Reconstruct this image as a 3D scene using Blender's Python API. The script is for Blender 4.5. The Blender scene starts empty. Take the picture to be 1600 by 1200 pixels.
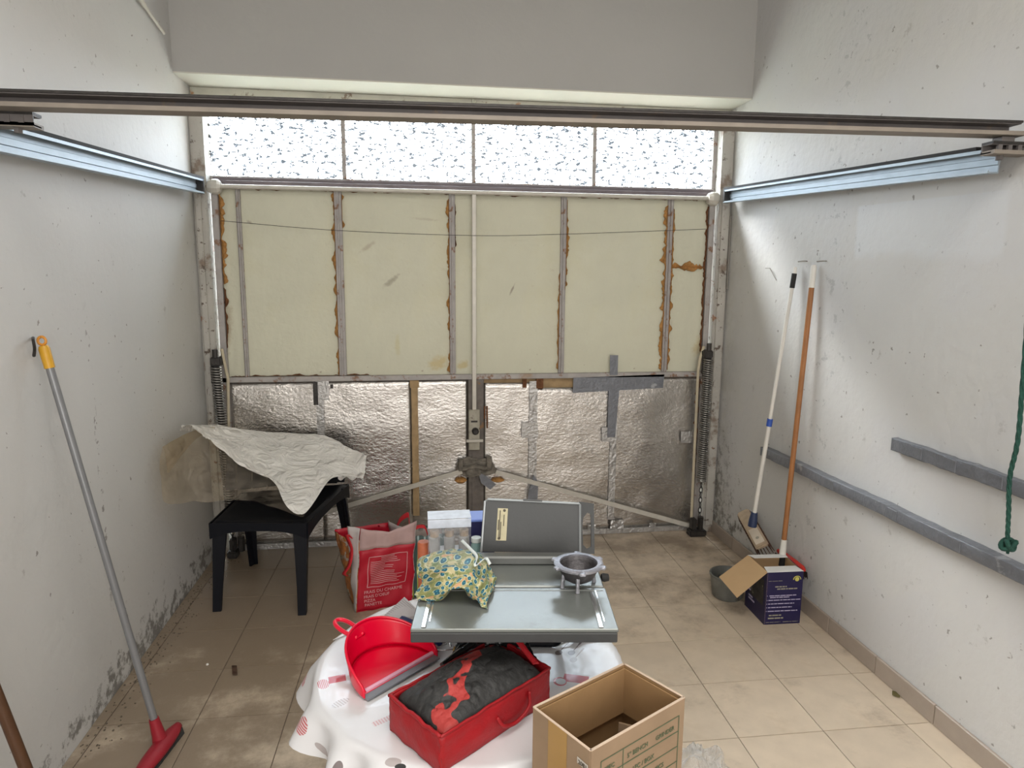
import bpy, bmesh, math, random
from mathutils import Vector, Matrix, noise
random.seed(7)
PI = math.pi
C = bpy.context.scene.collection
S = bpy.context.scene

# ------------------------------------------------------------ camera
F, YAW, PITCH, ROLL, CH = 1050.04, 0.1388, -0.157, 0.0076, 1.671
XL, XR, YD, YB = -1.234, 1.932, 4.152, 3.871      # left wall, right wall, door plane, lintel face
fw = Vector((math.sin(YAW)*math.cos(PITCH), math.cos(YAW)*math.cos(PITCH), math.sin(PITCH)))
rt0 = Vector((math.cos(YAW), -math.sin(YAW), 0)); up0 = rt0.cross(fw)
rt = rt0*math.cos(ROLL) + up0*math.sin(ROLL); up = -rt0*math.sin(ROLL) + up0*math.cos(ROLL)
cam = bpy.data.cameras.new('camera'); co = bpy.data.objects.new('camera', cam); C.objects.link(co)
cam.sensor_width = 36; cam.lens = F*36/1600; cam.clip_start = .05
m = Matrix((( rt.x, up.x, -fw.x, 0), (rt.y, up.y, -fw.y, 0), (rt.z, up.z, -fw.z, CH), (0,0,0,1)))
co.matrix_world = m; S.camera = co

# ------------------------------------------------------------ world, lights, exposure
w = bpy.data.worlds.new('sky'); S.world = w; w.use_nodes = True
nt = w.node_tree; bgn = nt.nodes['Background']
tc = nt.nodes.new('ShaderNodeTexCoord'); sp = nt.nodes.new('ShaderNodeSeparateXYZ'); cr = nt.nodes.new('ShaderNodeValToRGB')
nt.links.new(tc.outputs['Generated'], sp.inputs[0]); nt.links.new(sp.outputs['Z'], cr.inputs[0]); nt.links.new(cr.outputs[0], bgn.inputs[0])
cr.color_ramp.elements[0].position = 0.0; cr.color_ramp.elements[0].color = (.40, .40, .34, 1)
cr.color_ramp.elements[1].position = 0.04; cr.color_ramp.elements[1].color = (.93, .97, 1, 1)
e = cr.color_ramp.elements.new(1.0); e.color = (.70, .86, 1, 1)
bgn.inputs[1].default_value = 27.0
def area(name, loc, rot, sx, sy, power, col=(1,1,1), portal=False):
    l = bpy.data.lights.new(name, 'AREA'); l.shape = 'RECTANGLE'; l.size = sx; l.size_y = sy; l.energy = power; l.color = col
    if portal: l.cycles.is_portal = True
    o = bpy.data.objects.new(name, l); C.objects.link(o); o.location = loc; o.rotation_euler = rot
    return o
area('window_portal', (.35, 4.30, 2.42), (-PI/2, 0, 0), 3.0, .42, 1, portal=True)
area('rear_fill', (.35, -2.35, 1.75), (PI/2, 0, 0), 2.6, 2.6, 90, (1, .97, .93))  # added soft fill behind the camera; the back wall has no opening
area('ceiling_fill', (.4, 0.2, 3.42), (0, 0, 0), 1.6, 1.6, 48, (1, .96, .9))  # added warm fill below the ceiling, no fixture belongs to it
sl = bpy.data.lights.new('hazy_sun', 'SUN'); sl.energy = 48.0; sl.angle = math.radians(30); sl.color = (1, .98, .94)
so_ = bpy.data.objects.new('hazy_sun', sl); C.objects.link(so_); so_.rotation_euler = Vector((1, -1.12, -1.5)).to_track_quat('-Z', 'Y').to_euler(); so_.location = (-3, 8, 6)
S.view_settings.view_transform = 'Standard'; S.view_settings.look = 'None'
S.view_settings.exposure = 0.0; S.view_settings.gamma = 1; S.view_settings.use_curve_mapping = False

# ------------------------------------------------------------ back-projection of measured points into the room
def ray(px, py): return fw + rt*((px-800)/F) - up*((py-600)/F)
O = Vector((0, 0, CH))
def PXp(px, py, x): d = ray(px, py); return O + d*(x/d.x)
def PY(px, py, y): d = ray(px, py); return O + d*(y/d.y)
def PZ(px, py, z): d = ray(px, py); return O + d*((z-CH)/d.z)

# ------------------------------------------------------------ materials
def mat(name, col, rough=.6, metal=0., var=.12, vs=6., bump=0., bs=60., spec=.5, stains=None, rnd=0., coat=0., alpha=None, trans=0.):
    """stains: list of (scale, threshold, softness, colour, detail)"""
    M = bpy.data.materials.new(name); M.use_nodes = True; n = M.node_tree.nodes; L = M.node_tree.links
    b = n['Principled BSDF']; b.inputs['Roughness'].default_value = rough; b.inputs['Metallic'].default_value = metal
    b.inputs['Specular IOR Level'].default_value = spec; b.inputs['Coat Weight'].default_value = coat
    b.inputs['Transmission Weight'].default_value = trans
    tc = n.new('ShaderNodeTexCoord'); out = tc.outputs['Object']
    nz = n.new('ShaderNodeTexNoise'); nz.inputs['Scale'].default_value = vs; nz.inputs['Detail'].default_value = 5; L.new(out, nz.inputs[0])
    rp = n.new('ShaderNodeValToRGB'); c = Vector(col)
    rp.color_ramp.elements[0].position = .3; rp.color_ramp.elements[1].position = .7
    rp.color_ramp.elements[0].color = (*(c*(1-var)), 1); rp.color_ramp.elements[1].color = (*[min(1, q) for q in c*(1+var*.6)], 1)
    L.new(nz.outputs[0], rp.inputs[0]); cur = rp.outputs[0]
    if rnd:
        oi = n.new('ShaderNodeObjectInfo'); mp = n.new('ShaderNodeMapRange'); mp.inputs[3].default_value = 1-rnd; mp.inputs[4].default_value = 1+rnd
        L.new(oi.outputs['Random'], mp.inputs[0]); vm = n.new('ShaderNodeVectorMath'); vm.operation = 'SCALE'
        L.new(cur, vm.inputs[0]); L.new(mp.outputs[0], vm.inputs['Scale']); cur = vm.outputs[0]
    for st in (stains or []):
        sc, th, so, cc = st[:4]
        z2 = n.new('ShaderNodeTexNoise'); z2.inputs['Scale'].default_value = sc; z2.inputs['Detail'].default_value = 6; z2.inputs['Roughness'].default_value = .65
        L.new(out, z2.inputs[0]); mr = n.new('ShaderNodeMapRange'); mr.inputs[1].default_value = th; mr.inputs[2].default_value = th+so
        L.new(z2.outputs[0], mr.inputs[0]); mx = n.new('ShaderNodeMix'); mx.data_type = 'RGBA'
        L.new(mr.outputs[0], mx.inputs[0]); L.new(cur, mx.inputs[6]); mx.inputs[7].default_value = (*cc, 1); cur = mx.outputs[2]
    L.new(cur, b.inputs['Base Color'])
    if bump:
        bz = n.new('ShaderNodeTexNoise'); bz.inputs['Scale'].default_value = bs; bz.inputs['Detail'].default_value = 3; L.new(out, bz.inputs[0])
        bp = n.new('ShaderNodeBump'); bp.inputs['Strength'].default_value = bump; bp.inputs['Distance'].default_value = .01
        L.new(bz.outputs[0], bp.inputs['Height']); L.new(bp.outputs[0], b.inputs['Normal'])
    if alpha is not None: b.inputs['Alpha'].default_value = alpha
    M['cur'] = 0
    return M
class N:            # small node wrapper for the hand-made materials
    def __init__(s, M): s.M = M; s.n = M.node_tree.nodes; s.L = M.node_tree.links; s.b = s.n['Principled BSDF']
    def mth(s, op, a, b=None, c=None, clamp=False):
        q = s.n.new('ShaderNodeMath'); q.operation = op; q.use_clamp = clamp
        for i, v in enumerate((a, b, c)):
            if v is None: continue
            if isinstance(v, (int, float)): q.inputs[i].default_value = v
            else: s.L.new(v, q.inputs[i])
        return q.outputs[0]
    def mix(s, f, a, b):
        q = s.n.new('ShaderNodeMix'); q.data_type = 'RGBA'
        for i, v in ((0, f), (6, a), (7, b)):
            if isinstance(v, (int, float)): q.inputs[i].default_value = v
            elif isinstance(v, tuple): q.inputs[i].default_value = (*v, 1)
            else: s.L.new(v, q.inputs[i])
        return q.outputs[2]
    def noise(s, vec, sc, det=5, rough=.6):
        q = s.n.new('ShaderNodeTexNoise'); q.inputs['Scale'].default_value = sc; q.inputs['Detail'].default_value = det; q.inputs['Roughness'].default_value = rough
        s.L.new(vec, q.inputs[0]); return q.outputs[0]
    def step(s, v, a, b):
        q = s.n.new('ShaderNodeMapRange'); q.inputs[1].default_value = a; q.inputs[2].default_value = b; q.interpolation_type = 'SMOOTHSTEP'; s.L.new(v, q.inputs[0]); return q.outputs[0]
    def base(s): return s.b.inputs['Base Color'].links[0].from_socket
    def setbase(s, v): s.L.new(v, s.b.inputs['Base Color'])
    def geo(s):
        g = s.n.new('ShaderNodeNewGeometry'); q = s.n.new('ShaderNodeSeparateXYZ'); s.L.new(g.outputs['Position'], q.inputs[0]); return g.outputs['Position'], q.outputs

WALLC = (.60, .595, .58)
def wall_mat(name, side):
    M = mat(name, WALLC, .62, 0, .05, 1.3, .22 if side == 'l' else .42, 30 if side == 'l' else 22, .4)
    k = N(M); P, (x, y, z) = k.geo(); cur = k.base()
    # scattered scuffs and holes
    a = k.step(k.noise(P, 9, 6, .7), .64, .71); cur = k.mix(k.mth('MULTIPLY', a, .45), cur, (.30, .28, .26))
    a = k.step(k.noise(P, 34, 3, .5), .705, .73); cur = k.mix(k.mth('MULTIPLY', a, .7), cur, (.16, .14, .12))
    # mould and damp close to the floor, worse near the door
    near = k.step(y, 1.2, 4.0 if side == 'r' else 2.9)
    hgt = k.mth('SUBTRACT', 1, k.step(z, .0, .34 if side == 'l' else .42))
    dmp = k.mth('MULTIPLY', hgt, near)
    a = k.step(k.mth('ADD', k.noise(P, 11, 8, .7), k.mth('MULTIPLY', dmp, .26)), .70, .80)
    cur = k.mix(k.mth('MULTIPLY', a, .75), cur, (.10, .09, .075))
    a = k.mth('MULTIPLY', k.step(y, 3.75, 4.15), k.step(k.noise(P, 5, 6, .6), .35, .62))
    cur = k.mix(k.mth('MULTIPLY', a, .5 if side == 'r' else .28), cur, (.30, .28, .22))
    if side == 'r':
        cz_ = k.mth('MULTIPLY', k.step(y, 3.3, 4.1), k.mth('SUBTRACT', 1, k.step(z, .2, 1.5)))
        a = k.step(k.mth('ADD', k.noise(P, 15, 8, .75), k.mth('MULTIPLY', cz_, .24)), .68, .78); cur = k.mix(k.mth('MULTIPLY', a, .7), cur, (.12, .105, .085))
    if side == 'l':
        a = k.mth('MULTIPLY', k.mth('MULTIPLY', k.mth('SUBTRACT', 1, k.step(k.mth('ABSOLUTE', k.mth('SUBTRACT', y, 2.72)), .004, .02)), k.step(k.noise(P, 26, 4), .55, .6)), k.mth('MULTIPLY', k.step(z, .3, .5), k.mth('SUBTRACT', 1, k.step(z, 1.4, 1.6))))
        cur = k.mix(k.mth('MULTIPLY', a, .8), cur, (.2, .18, .17))
    else:
        # square of bluish white repaint; its corners follow a slanted roller patch
        d = k.mth('ADD', z, k.mth('MULTIPLY', y, -.03))
        inb = k.mth('MULTIPLY', k.mth('MULTIPLY', k.step(y, 2.02, 2.05), k.mth('SUBTRACT', 1, k.step(y, 2.80, 2.83))),
                    k.mth('MULTIPLY', k.step(k.mth('ADD', d, k.mth('MULTIPLY', k.noise(P, 3), .12)), 1.72, 1.78), k.mth('SUBTRACT', 1, k.step(d, 1.905, 1.912))))
        cur = k.mix(k.mth('MULTIPLY', inb, .5), cur, (.66, .69, .72))
        a = k.mth('MULTIPLY', k.step(k.noise(P, 2.2, 3), .45, .6), .35); cur = k.mix(a, cur, (.58, .58, .60))
        a = k.mth('MULTIPLY', k.step(k.mth('ADD', k.noise(P, 16, 6, .7), k.mth('MULTIPLY', k.mth('SUBTRACT', 1, k.step(k.mth('ABSOLUTE', k.mth('SUBTRACT', y, 2.95)), .0, .35)), .1)), .68, .72), .5)
        cur = k.mix(a, cur, (.34, .35, .35))
    k.setbase(cur); return M
mWL, mWR = wall_mat('left_wall_plaster', 'l'), wall_mat('right_wall_plaster', 'r')
mWF = mat('lintel_plaster', (.455, .448, .43), .8, 0, .04, 1.5, .15, 40, .2, [(30, .75, .02, (.2, .18, .16))])
mCeil = mat('ceiling_paint', (.62, .60, .57), .8)
mHead = mat('dirty_cream_paint', (.56, .55, .47), .6, 0, .1, 9, .2, 50, .4, [(14, .60, .06, (.24, .18, .13)), (40, .66, .03, (.16, .13, .10)), (6, .66, .04, (.45, .25, .13))])
mTile = mat('floor_tile_glaze', (.60, .50, .385), .34, 0, .09, 9, .06, 120, .5, [(3.2, .58, .2, (.53, .42, .30)), (55, .72, .04, (.24, .19, .14))], rnd=.05)
k = N(mTile); P, (gx, gy, gz) = k.geo(); cur = k.base()
brown_mask = k.mth('ADD', k.noise(P, 3.2, 8, .7), k.mth('ADD', k.mth('MULTIPLY', k.mth('SUBTRACT', 1, k.step(gx, -1.1, .95)), .29), k.mth('MULTIPLY', k.step(gy, 2.2, 4.0), .18)))  # brown tone from noise, growing towards the left wall and the door
cur = k.mix(k.mth('MULTIPLY', k.step(brown_mask, .52, .82), .80), cur, (.19, .14, .095))
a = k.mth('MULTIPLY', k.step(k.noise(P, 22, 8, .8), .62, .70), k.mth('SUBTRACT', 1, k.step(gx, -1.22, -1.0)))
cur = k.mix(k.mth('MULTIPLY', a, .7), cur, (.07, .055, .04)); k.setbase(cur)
mGrout = mat('dark_grout', (.16, .125, .09), .9, 0, .2, 20)
mSkirt = mat('skirting_glaze', (.36, .30, .25), .4, 0, .08, 12, .05, 90, .5, rnd=.05)
mGrey = mat('grey_door_paint', (.40, .375, .36), .5, .1, .15, 14, .2, 80, .4, [(16, .57, .07, (.24, .14, .09)), (5, .60, .08, (.34, .25, .18))])
mJamb = mat('worn_jamb_paint', (.46, .44, .40), .6, 0, .12, 8, .25, 60, .4, [(7, .54, .10, (.24, .19, .15)), (22, .60, .05, (.12, .09, .07)), (11, .64, .04, (.30, .15, .08))])
mPanel = mat('cream_insulation_board', (.64, .63, .50), .6, 0, .06, 3, .5, 22, .3, [(30, .71, .03, (.30, .24, .18)), (4, .64, .08, (.48, .41, .30)), (1.3, .5, .3, (.62, .59, .40)), (11, .71, .04, (.36, .30, .22))])
mFoam = mat('orange_expanding_foam', (.50, .26, .09), .85, 0, .35, 30, .8, 90, .2)
mRust = mat('flaking_rust', (.20, .09, .045), .9, .2, .4, 30, .8, 60, .2)
mWhiteM = mat('off_white_steel_paint', (.58, .55, .49), .4, .1, .08, 18, .1, 60, .5, [(22, .68, .04, (.3, .2, .14))])
mDarkM = mat('oily_dark_steel', (.04, .036, .033), .5, .3, .3, 30, .3, 60)
mSpring = mat('spring_steel', (.30, .29, .27), .38, .8, .2, 30)
mZinc = mat('galvanised_steel', (.36, .42, .47), .5, .35, .08, 12, .05, 60)
mRail = mat('brownish_rail_steel', (.15, .135, .13), .55, .1, .15, 10, .1, 60, .5, [(9, .62, .08, (.22, .16, .11))])
mBlk = mat('black_plastic', (.005, .006, .010), .45, 0, .1, 5, .03, 200, .25)
mRubber = mat('matt_black', (.02, .02, .02), .8)
mTape = mat('grey_duct_tape', (.19, .20, .225), .40, .2, .12, 20, .5, 50, .5, [(7, .64, .05, (.34, .35, .37))])
mTapeS = mat('silver_foil_tape', (.50, .49, .48), .35, .7, .15, 16, .6, 60)
mWood = mat('brown_wood', (.34, .14, .045), .45, 0, .25, 9, .1, 90)
mWoodD = mat('dark_brown_wood', (.085, .036, .014), .5, 0, .3, 12, .1, 90)
mWoodL = mat('raw_plywood', (.42, .29, .15), .7, 0, .2, 18, .2, 60)
mFoil = mat('foil_insulation', (.60, .575, .545), .26, .92, .08, 2.0, 0)
k = N(mFoil); P, _g = k.geo()
mp = k.n.new('ShaderNodeMapping'); mp.inputs['Scale'].default_value = (1, 1, 1.6); k.L.new(P, mp.inputs[0])
bb = k.mth('ADD', k.noise(mp.outputs[0], 40, 4, .65), k.mth('MULTIPLY', k.noise(mp.outputs[0], 6, 3, .5), 1.6))
bp = k.n.new('ShaderNodeBump'); bp.inputs['Strength'].default_value = .34; bp.inputs['Distance'].default_value = .011; k.L.new(bb, bp.inputs['Height']); k.L.new(bp.outputs[0], k.b.inputs['Normal'])
k.L.new(k.mth('ADD', k.mth('MULTIPLY', k.noise(P, 4), .22), .10), k.b.inputs['Roughness'])

k = N(mPanel); P, (gx, gy, gz) = k.geo(); cur = k.base()
def smear(px0, py0, px1, py1, wd, amt, col):
    global cur
    A, B = PY(px0, py0, YD-.02), PY(px1, py1, YD-.02); c0 = (A+B)/2; dx, dz = (B.x-A.x), (B.z-A.z); L_ = math.hypot(dx, dz); dx /= L_; dz /= L_
    U = k.mth('ADD', k.mth('MULTIPLY', k.mth('SUBTRACT', gx, c0.x), dx), k.mth('MULTIPLY', k.mth('SUBTRACT', gz, c0.z), dz)); W = k.mth('SUBTRACT', k.mth('MULTIPLY', k.mth('SUBTRACT', gz, c0.z), dx), k.mth('MULTIPLY', k.mth('SUBTRACT', gx, c0.x), dz))
    U = k.mth('DIVIDE', U, L_/2); W = k.mth('DIVIDE', W, wd); d = k.mth('ADD', k.mth('SQRT', k.mth('ADD', k.mth('MULTIPLY', U, U), k.mth('MULTIPLY', W, W))), k.mth('MULTIPLY', k.mth('SUBTRACT', k.noise(P, 30, 4), .5), 1.6))
    cur = k.mix(k.mth('MULTIPLY', k.mth('SUBTRACT', 1, k.step(d, .3, 1.1)), amt), cur, col)
smear(598, 450, 624, 428, .018, .6, (.28, .24, .17)); smear(560, 395, 590, 375, .015, .4, (.36, .28, .2)); smear(668, 575, 704, 560, .05, .6, (.55, .42, .16)); smear(355, 470, 352, 560, .04, .5, (.36, .26, .16))
smear(712, 575, 735, 565, .03, .6, (.52, .40, .15)); smear(1085, 560, 1098, 520, .04, .5, (.50, .38, .15)); smear(796, 462, 806, 440, .008, .7, (.25, .2, .16)); smear(640, 340, 690, 345, .01, .3, (.4, .33, .25)); smear(385, 345, 395, 350, .01, .5, (.3, .25, .2)); smear(620, 520, 622, 560, .02, .35, (.55, .48, .2))
k.setbase(cur)

# ripple glass: partly clear, partly scattering, with darker ripple lines
mGlass = bpy.data.materials.new('ripple_glass'); mGlass.use_nodes = True
n = mGlass.node_tree.nodes; L = mGlass.node_tree.links; n.remove(n['Principled BSDF'])
tcg = n.new('ShaderNodeTexCoord'); mpg = n.new('ShaderNodeMapping'); mpg.inputs['Scale'].default_value = (1, 1, 2.0); L.new(tcg.outputs['Object'], mpg.inputs[0])
zz = n.new('ShaderNodeTexNoise'); zz.inputs['Scale'].default_value = 36; zz.inputs['Detail'].default_value = 2; L.new(mpg.outputs[0], zz.inputs[0])
rg = n.new('ShaderNodeValToRGB')
ma = n.new('ShaderNodeMath'); ma.operation = 'SUBTRACT'; ma.inputs[1].default_value = .5; L.new(zz.outputs[0], ma.inputs[0])
mb_ = n.new('ShaderNodeMath'); mb_.operation = 'ABSOLUTE'; L.new(ma.outputs[0], mb_.inputs[0])
z4 = n.new('ShaderNodeTexNoise'); z4.inputs['Scale'].default_value = 24; L.new(mpg.outputs[0], z4.inputs[0])
mc = n.new('ShaderNodeMath'); mc.operation = 'MULTIPLY_ADD'; mc.inputs[1].default_value = .5; L.new(z4.outputs[0], mc.inputs[0])
md = n.new('ShaderNodeMath'); md.operation = 'SUBTRACT'; md.inputs[1].default_value = .22; L.new(mb_.outputs[0], mc.inputs[2]); L.new(mc.outputs[0], md.inputs[0]); L.new(md.outputs[0], rg.inputs[0])
rg.color_ramp.elements[0].position = .062; rg.color_ramp.elements[0].color = (.10, .106, .112, 1)
rg.color_ramp.elements[1].position = .072; rg.color_ramp.elements[1].color = (.90, .92, .94, 1)
tr = n.new('ShaderNodeBsdfTransparent'); L.new(rg.outputs[0], tr.inputs[0])
tl = n.new('ShaderNodeBsdfTranslucent'); L.new(rg.outputs[0], tl.inputs[0])
gl = n.new('ShaderNodeBsdfGlossy'); gl.inputs['Roughness'].default_value = .15
bpg = n.new('ShaderNodeBump'); bpg.inputs['Strength'].default_value = .5; bpg.inputs['Distance'].default_value = .01; L.new(zz.outputs[0], bpg.inputs['Height']); L.new(bpg.outputs[0], gl.inputs['Normal'])
mx1 = n.new('ShaderNodeMixShader'); mx1.inputs[0].default_value = .07; L.new(tr.outputs[0], mx1.inputs[1]); L.new(tl.outputs[0], mx1.inputs[2])
mx2 = n.new('ShaderNodeMixShader'); mx2.inputs[0].default_value = .04; L.new(mx1.outputs[0], mx2.inputs[1]); L.new(gl.outputs[0], mx2.inputs[2])
L.new(mx2.outputs[0], n['Material Output'].inputs[0])

def film(name, col, clear, rough=.2, tint=(.97, .95, .9)):
    M = bpy.data.materials.new(name); M.use_nodes = True; n = M.node_tree.nodes; L = M.node_tree.links; b = n['Principled BSDF']
    b.inputs['Base Color'].default_value = (*col, 1); b.inputs['Roughness'].default_value = rough; b.inputs['Coat Weight'].default_value = .4
    bt = n.new('ShaderNodeTexCoord'); bz_ = n.new('ShaderNodeTexNoise'); bz_.inputs['Scale'].default_value = 8; bz_.inputs['Detail'].default_value = 4; bz_.inputs['Distortion'].default_value = 1.2
    bq = n.new('ShaderNodeMath'); bq.operation = 'SUBTRACT'; bq.inputs[1].default_value = .5; br_ = n.new('ShaderNodeMath'); br_.operation = 'ABSOLUTE'
    bb_ = n.new('ShaderNodeBump'); bb_.inputs['Strength'].default_value = .5; bb_.inputs['Distance'].default_value = .22
    L.new(bt.outputs['Object'], bz_.inputs[0]); L.new(bz_.outputs[0], bq.inputs[0]); L.new(bq.outputs[0], br_.inputs[0]); L.new(br_.outputs[0], bb_.inputs['Height']); L.new(bb_.outputs[0], b.inputs['Normal'])
    t = n.new('ShaderNodeBsdfTransparent'); t.inputs[0].default_value = (*tint, 1); tl = n.new('ShaderNodeBsdfTranslucent'); tl.inputs[0].default_value = (*col, 1)
    a = n.new('ShaderNodeMixShader'); a.inputs[0].default_value = .12; L.new(b.outputs[0], a.inputs[1]); L.new(tl.outputs[0], a.inputs[2])
    c = n.new('ShaderNodeMixShader'); L.new(a.outputs[0], c.inputs[1]); L.new(t.outputs[0], c.inputs[2])
    tcn = n.new('ShaderNodeTexCoord'); z = n.new('ShaderNodeTexNoise'); z.inputs['Scale'].default_value = 9; L.new(tcn.outputs['Object'], z.inputs[0])
    mr = n.new('ShaderNodeMapRange'); mr.inputs[1].default_value = .3; mr.inputs[2].default_value = .7; mr.inputs[3].default_value = max(0, clear-.15); mr.inputs[4].default_value = min(1, clear+.15)
    L.new(z.outputs[0], mr.inputs[0]); L.new(mr.outputs[0], c.inputs[0]); L.new(c.outputs[0], n['Material Output'].inputs[0])
    return M
mFilm = film('milky_film', (.58, .50, .40), .80, .2, (.95, .89, .78))
mFilmW = film('folded_milky_film', (1, .98, .94), .03, .2)
mClear = film('clear_film', (.75, .75, .74), .66, .08, (.98, .98, .98))

# ------------------------------------------------------------ mesh helpers
class MB:
    def __init__(s): s.v = []; s.f = []; s.mi = []; s.uv = None
    def add(s, v, f, mi=0):
        o = len(s.v); s.v += [Vector(q) for q in v]; s.f += [tuple(i+o for i in q) for q in f]; s.mi += [mi]*len(f); return s
    def box(s, a, b, ch=0., M=None, mi=0):
        a, b = Vector(a), Vector(b); lo = Vector([min(a[i], b[i]) for i in range(3)]); hi = Vector([max(a[i], b[i]) for i in range(3)])
        ch = min(ch, min(hi-lo)*.45)
        bm = bmesh.new(); bmesh.ops.create_cube(bm, size=1)
        for q in bm.verts: q.co = Vector([lo[i]+(q.co[i]+.5)*(hi[i]-lo[i]) for i in range(3)])
        if ch > 0: bmesh.ops.bevel(bm, geom=bm.edges[:], offset=ch, segments=2 if ch > .004 else 1, affect='EDGES')
        if M: bm.transform(M)
        bm.verts.index_update(); s.add([q.co.copy() for q in bm.verts], [[q.index for q in f.verts] for f in bm.faces], mi); bm.free(); return s
    def tube(s, pts, r, n=8, cap=True, mi=0, flat=1.):
        pts = [Vector(p) for p in pts]; N_ = len(pts); R = r if isinstance(r, (list, tuple)) else [r]*N_
        ref = None; V = []; Fc = []
        for i, p in enumerate(pts):
            t = (pts[min(i+1, N_-1)]-pts[max(i-1, 0)]).normalized()
            if ref is None: ref = Vector((0, 0, 1)) if abs(t.z) < .9 else Vector((1, 0, 0))
            a = (ref - t*ref.dot(t)).normalized(); b = t.cross(a); ref = a
            for j in range(n): q = 2*PI*j/n; V.append(p + a*math.cos(q)*R[i]*flat + b*math.sin(q)*R[i])
        for i in range(N_-1):
            for j in range(n): Fc.append((i*n+j, i*n+(j+1) % n, (i+1)*n+(j+1) % n, (i+1)*n+j))
        if cap: Fc += [tuple(range(n))[::-1], tuple(range((N_-1)*n, N_*n))]
        return s.add(V, Fc, mi)
    def lathe(s, prof, c, n=24, M=None, mi=0, closed=False):
        V = []; Fc = []; K = len(prof); c = Vector(c)
        for r, z in prof:
            for j in range(n):
                q = 2*PI*j/n; p = Vector((r*math.cos(q), r*math.sin(q), z))
                V.append(c + (M @ p if M else p))
        for i in range(K-1 if not closed else K):
            for j in range(n): i2 = (i+1) % K; Fc.append((i*n+j, i*n+(j+1) % n, i2*n+(j+1) % n, i2*n+j))
        return s.add(V, Fc, mi)
    def prism(s, poly, d, mi=0):
        """poly: list of 3-D points, d: extrusion vector"""
        d = Vector(d); P_ = [Vector(p) for p in poly]; n_ = len(P_)
        return s.add(P_+[p+d for p in P_], [tuple(range(n_))[::-1], tuple(range(n_, 2*n_))]+[(i, (i+1) % n_, n_+(i+1) % n_, n_+i) for i in range(n_)], mi)
    def grid(s, fn, nu, nv, th=0., mi=0):
        V = [Vector(fn(i/nu, j/nv)) for j in range(nv+1) for i in range(nu+1)]; W = nu+1
        Q = [(j*W+i, j*W+i+1, (j+1)*W+i+1, (j+1)*W+i) for j in range(nv) for i in range(nu)]
        if not th: return s.add(V, Q, mi)
        nr = [Vector((0, 0, 0)) for _ in V]
        for q in Q:
            nn = (V[q[1]]-V[q[0]]).cross(V[q[3]]-V[q[0]])
            for i in q: nr[i] += nn
        B = [V[i]-(nr[i].normalized() if nr[i].length > 0 else Vector((0, 0, 1)))*th for i in range(len(V))]; o = len(V)
        Q2 = [tuple(reversed([i+o for i in q])) for q in Q]
        e = [j for j in range(W)]+[j*W+nu for j in range(1, nv+1)]+[nv*W+i for i in range(nu-1, -1, -1)]+[j*W for j in range(nv-1, 0, -1)]
        Q3 = [(e[i], e[i]+o, e[(i+1) % len(e)]+o, e[(i+1) % len(e)]) for i in range(len(e))]
        return s.add(V+B, Q+Q2+Q3, mi)
def worldloc(o):
    v = Vector((0, 0, 0))
    while o: v += o.location; o = o.parent
    return v
def obj(name, mb, mats, parent=None, smooth=False, label=None, kind=None):
    me = bpy.data.meshes.new(name)
    if parent: off = worldloc(parent); loc = Vector((0, 0, 0))
    else:
        lo = [min(v[i] for v in mb.v) for i in range(3)]; hi = [max(v[i] for v in mb.v) for i in range(3)]
        off = Vector(((lo[0]+hi[0])/2, (lo[1]+hi[1])/2, lo[2])); loc = off.copy()
    if parent:      # origin at the piece's own base, still expressed in the parent's frame
        lo = [min(v[i] for v in mb.v) for i in range(3)]; hi = [max(v[i] for v in mb.v) for i in range(3)]
        bc = Vector(((lo[0]+hi[0])/2, (lo[1]+hi[1])/2, lo[2])); loc = bc-off; off = bc
    me.from_pydata([v-off for v in mb.v], [], mb.f)
    for q in (mats if isinstance(mats, (list, tuple)) else [mats]): me.materials.append(q)
    for i, p in enumerate(me.polygons): p.material_index = mb.mi[i]; p.use_smooth = bool(smooth)
    if mb.uv:
        ul = me.uv_layers.new(name='UVMap')
        for p in me.polygons:
            for li in p.loop_indices: ul.data[li].uv = mb.uv[me.loops[li].vertex_index]
    bm = bmesh.new(); bm.from_mesh(me); bmesh.ops.recalc_face_normals(bm, faces=bm.faces[:]); bm.to_mesh(me); bm.free()
    if smooth and smooth != 'all': me.set_sharp_from_angle(angle=math.radians(38))
    o = bpy.data.objects.new(name, me); C.objects.link(o); o.location = loc; o.parent = parent
    if label: o['label'] = label
    if kind: o['kind'] = kind
    return o
def thing(name, label, cat, loc, group=None, kind=None):
    o = bpy.data.objects.new(name, None); C.objects.link(o); o.location = loc; o.empty_display_size = .05
    if kind: o['kind'] = kind
    if label: o['label'] = label
    if cat: o['category'] = cat
    if group: o['group'] = group
    return o
def tag(o, label, cat, group=None):
    o['label'] = label; o['category'] = cat
    if group: o['group'] = group
    return o
def lerp(a, b, t): return a+(b-a)*t
def nz(v, s=1.): return noise.noise(Vector(v)*s)
def text(name, s, size, o, xd, yd, m_, parent, label=None, off=.0008, ext=.0003):
    cu = bpy.data.curves.new('t', 'FONT'); cu.body = s; cu.size = size; cu.extrude = ext
    t = bpy.data.objects.new('t', cu); C.objects.link(t); dg = bpy.context.evaluated_depsgraph_get()
    me = bpy.data.meshes.new_from_object(t.evaluated_get(dg)); bpy.data.objects.remove(t)
    xd = Vector(xd).normalized(); zd = xd.cross(Vector(yd)).normalized(); yd = zd.cross(xd); o = Vector(o)
    mb = MB(); mb.add([o+xd*v.co.x+yd*v.co.y+zd*(v.co.z+off) for v in me.vertices], [list(p.vertices) for p in me.polygons])
    bpy.data.meshes.remove(me)
    return obj(name, mb, m_, parent, label=label)
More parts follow.
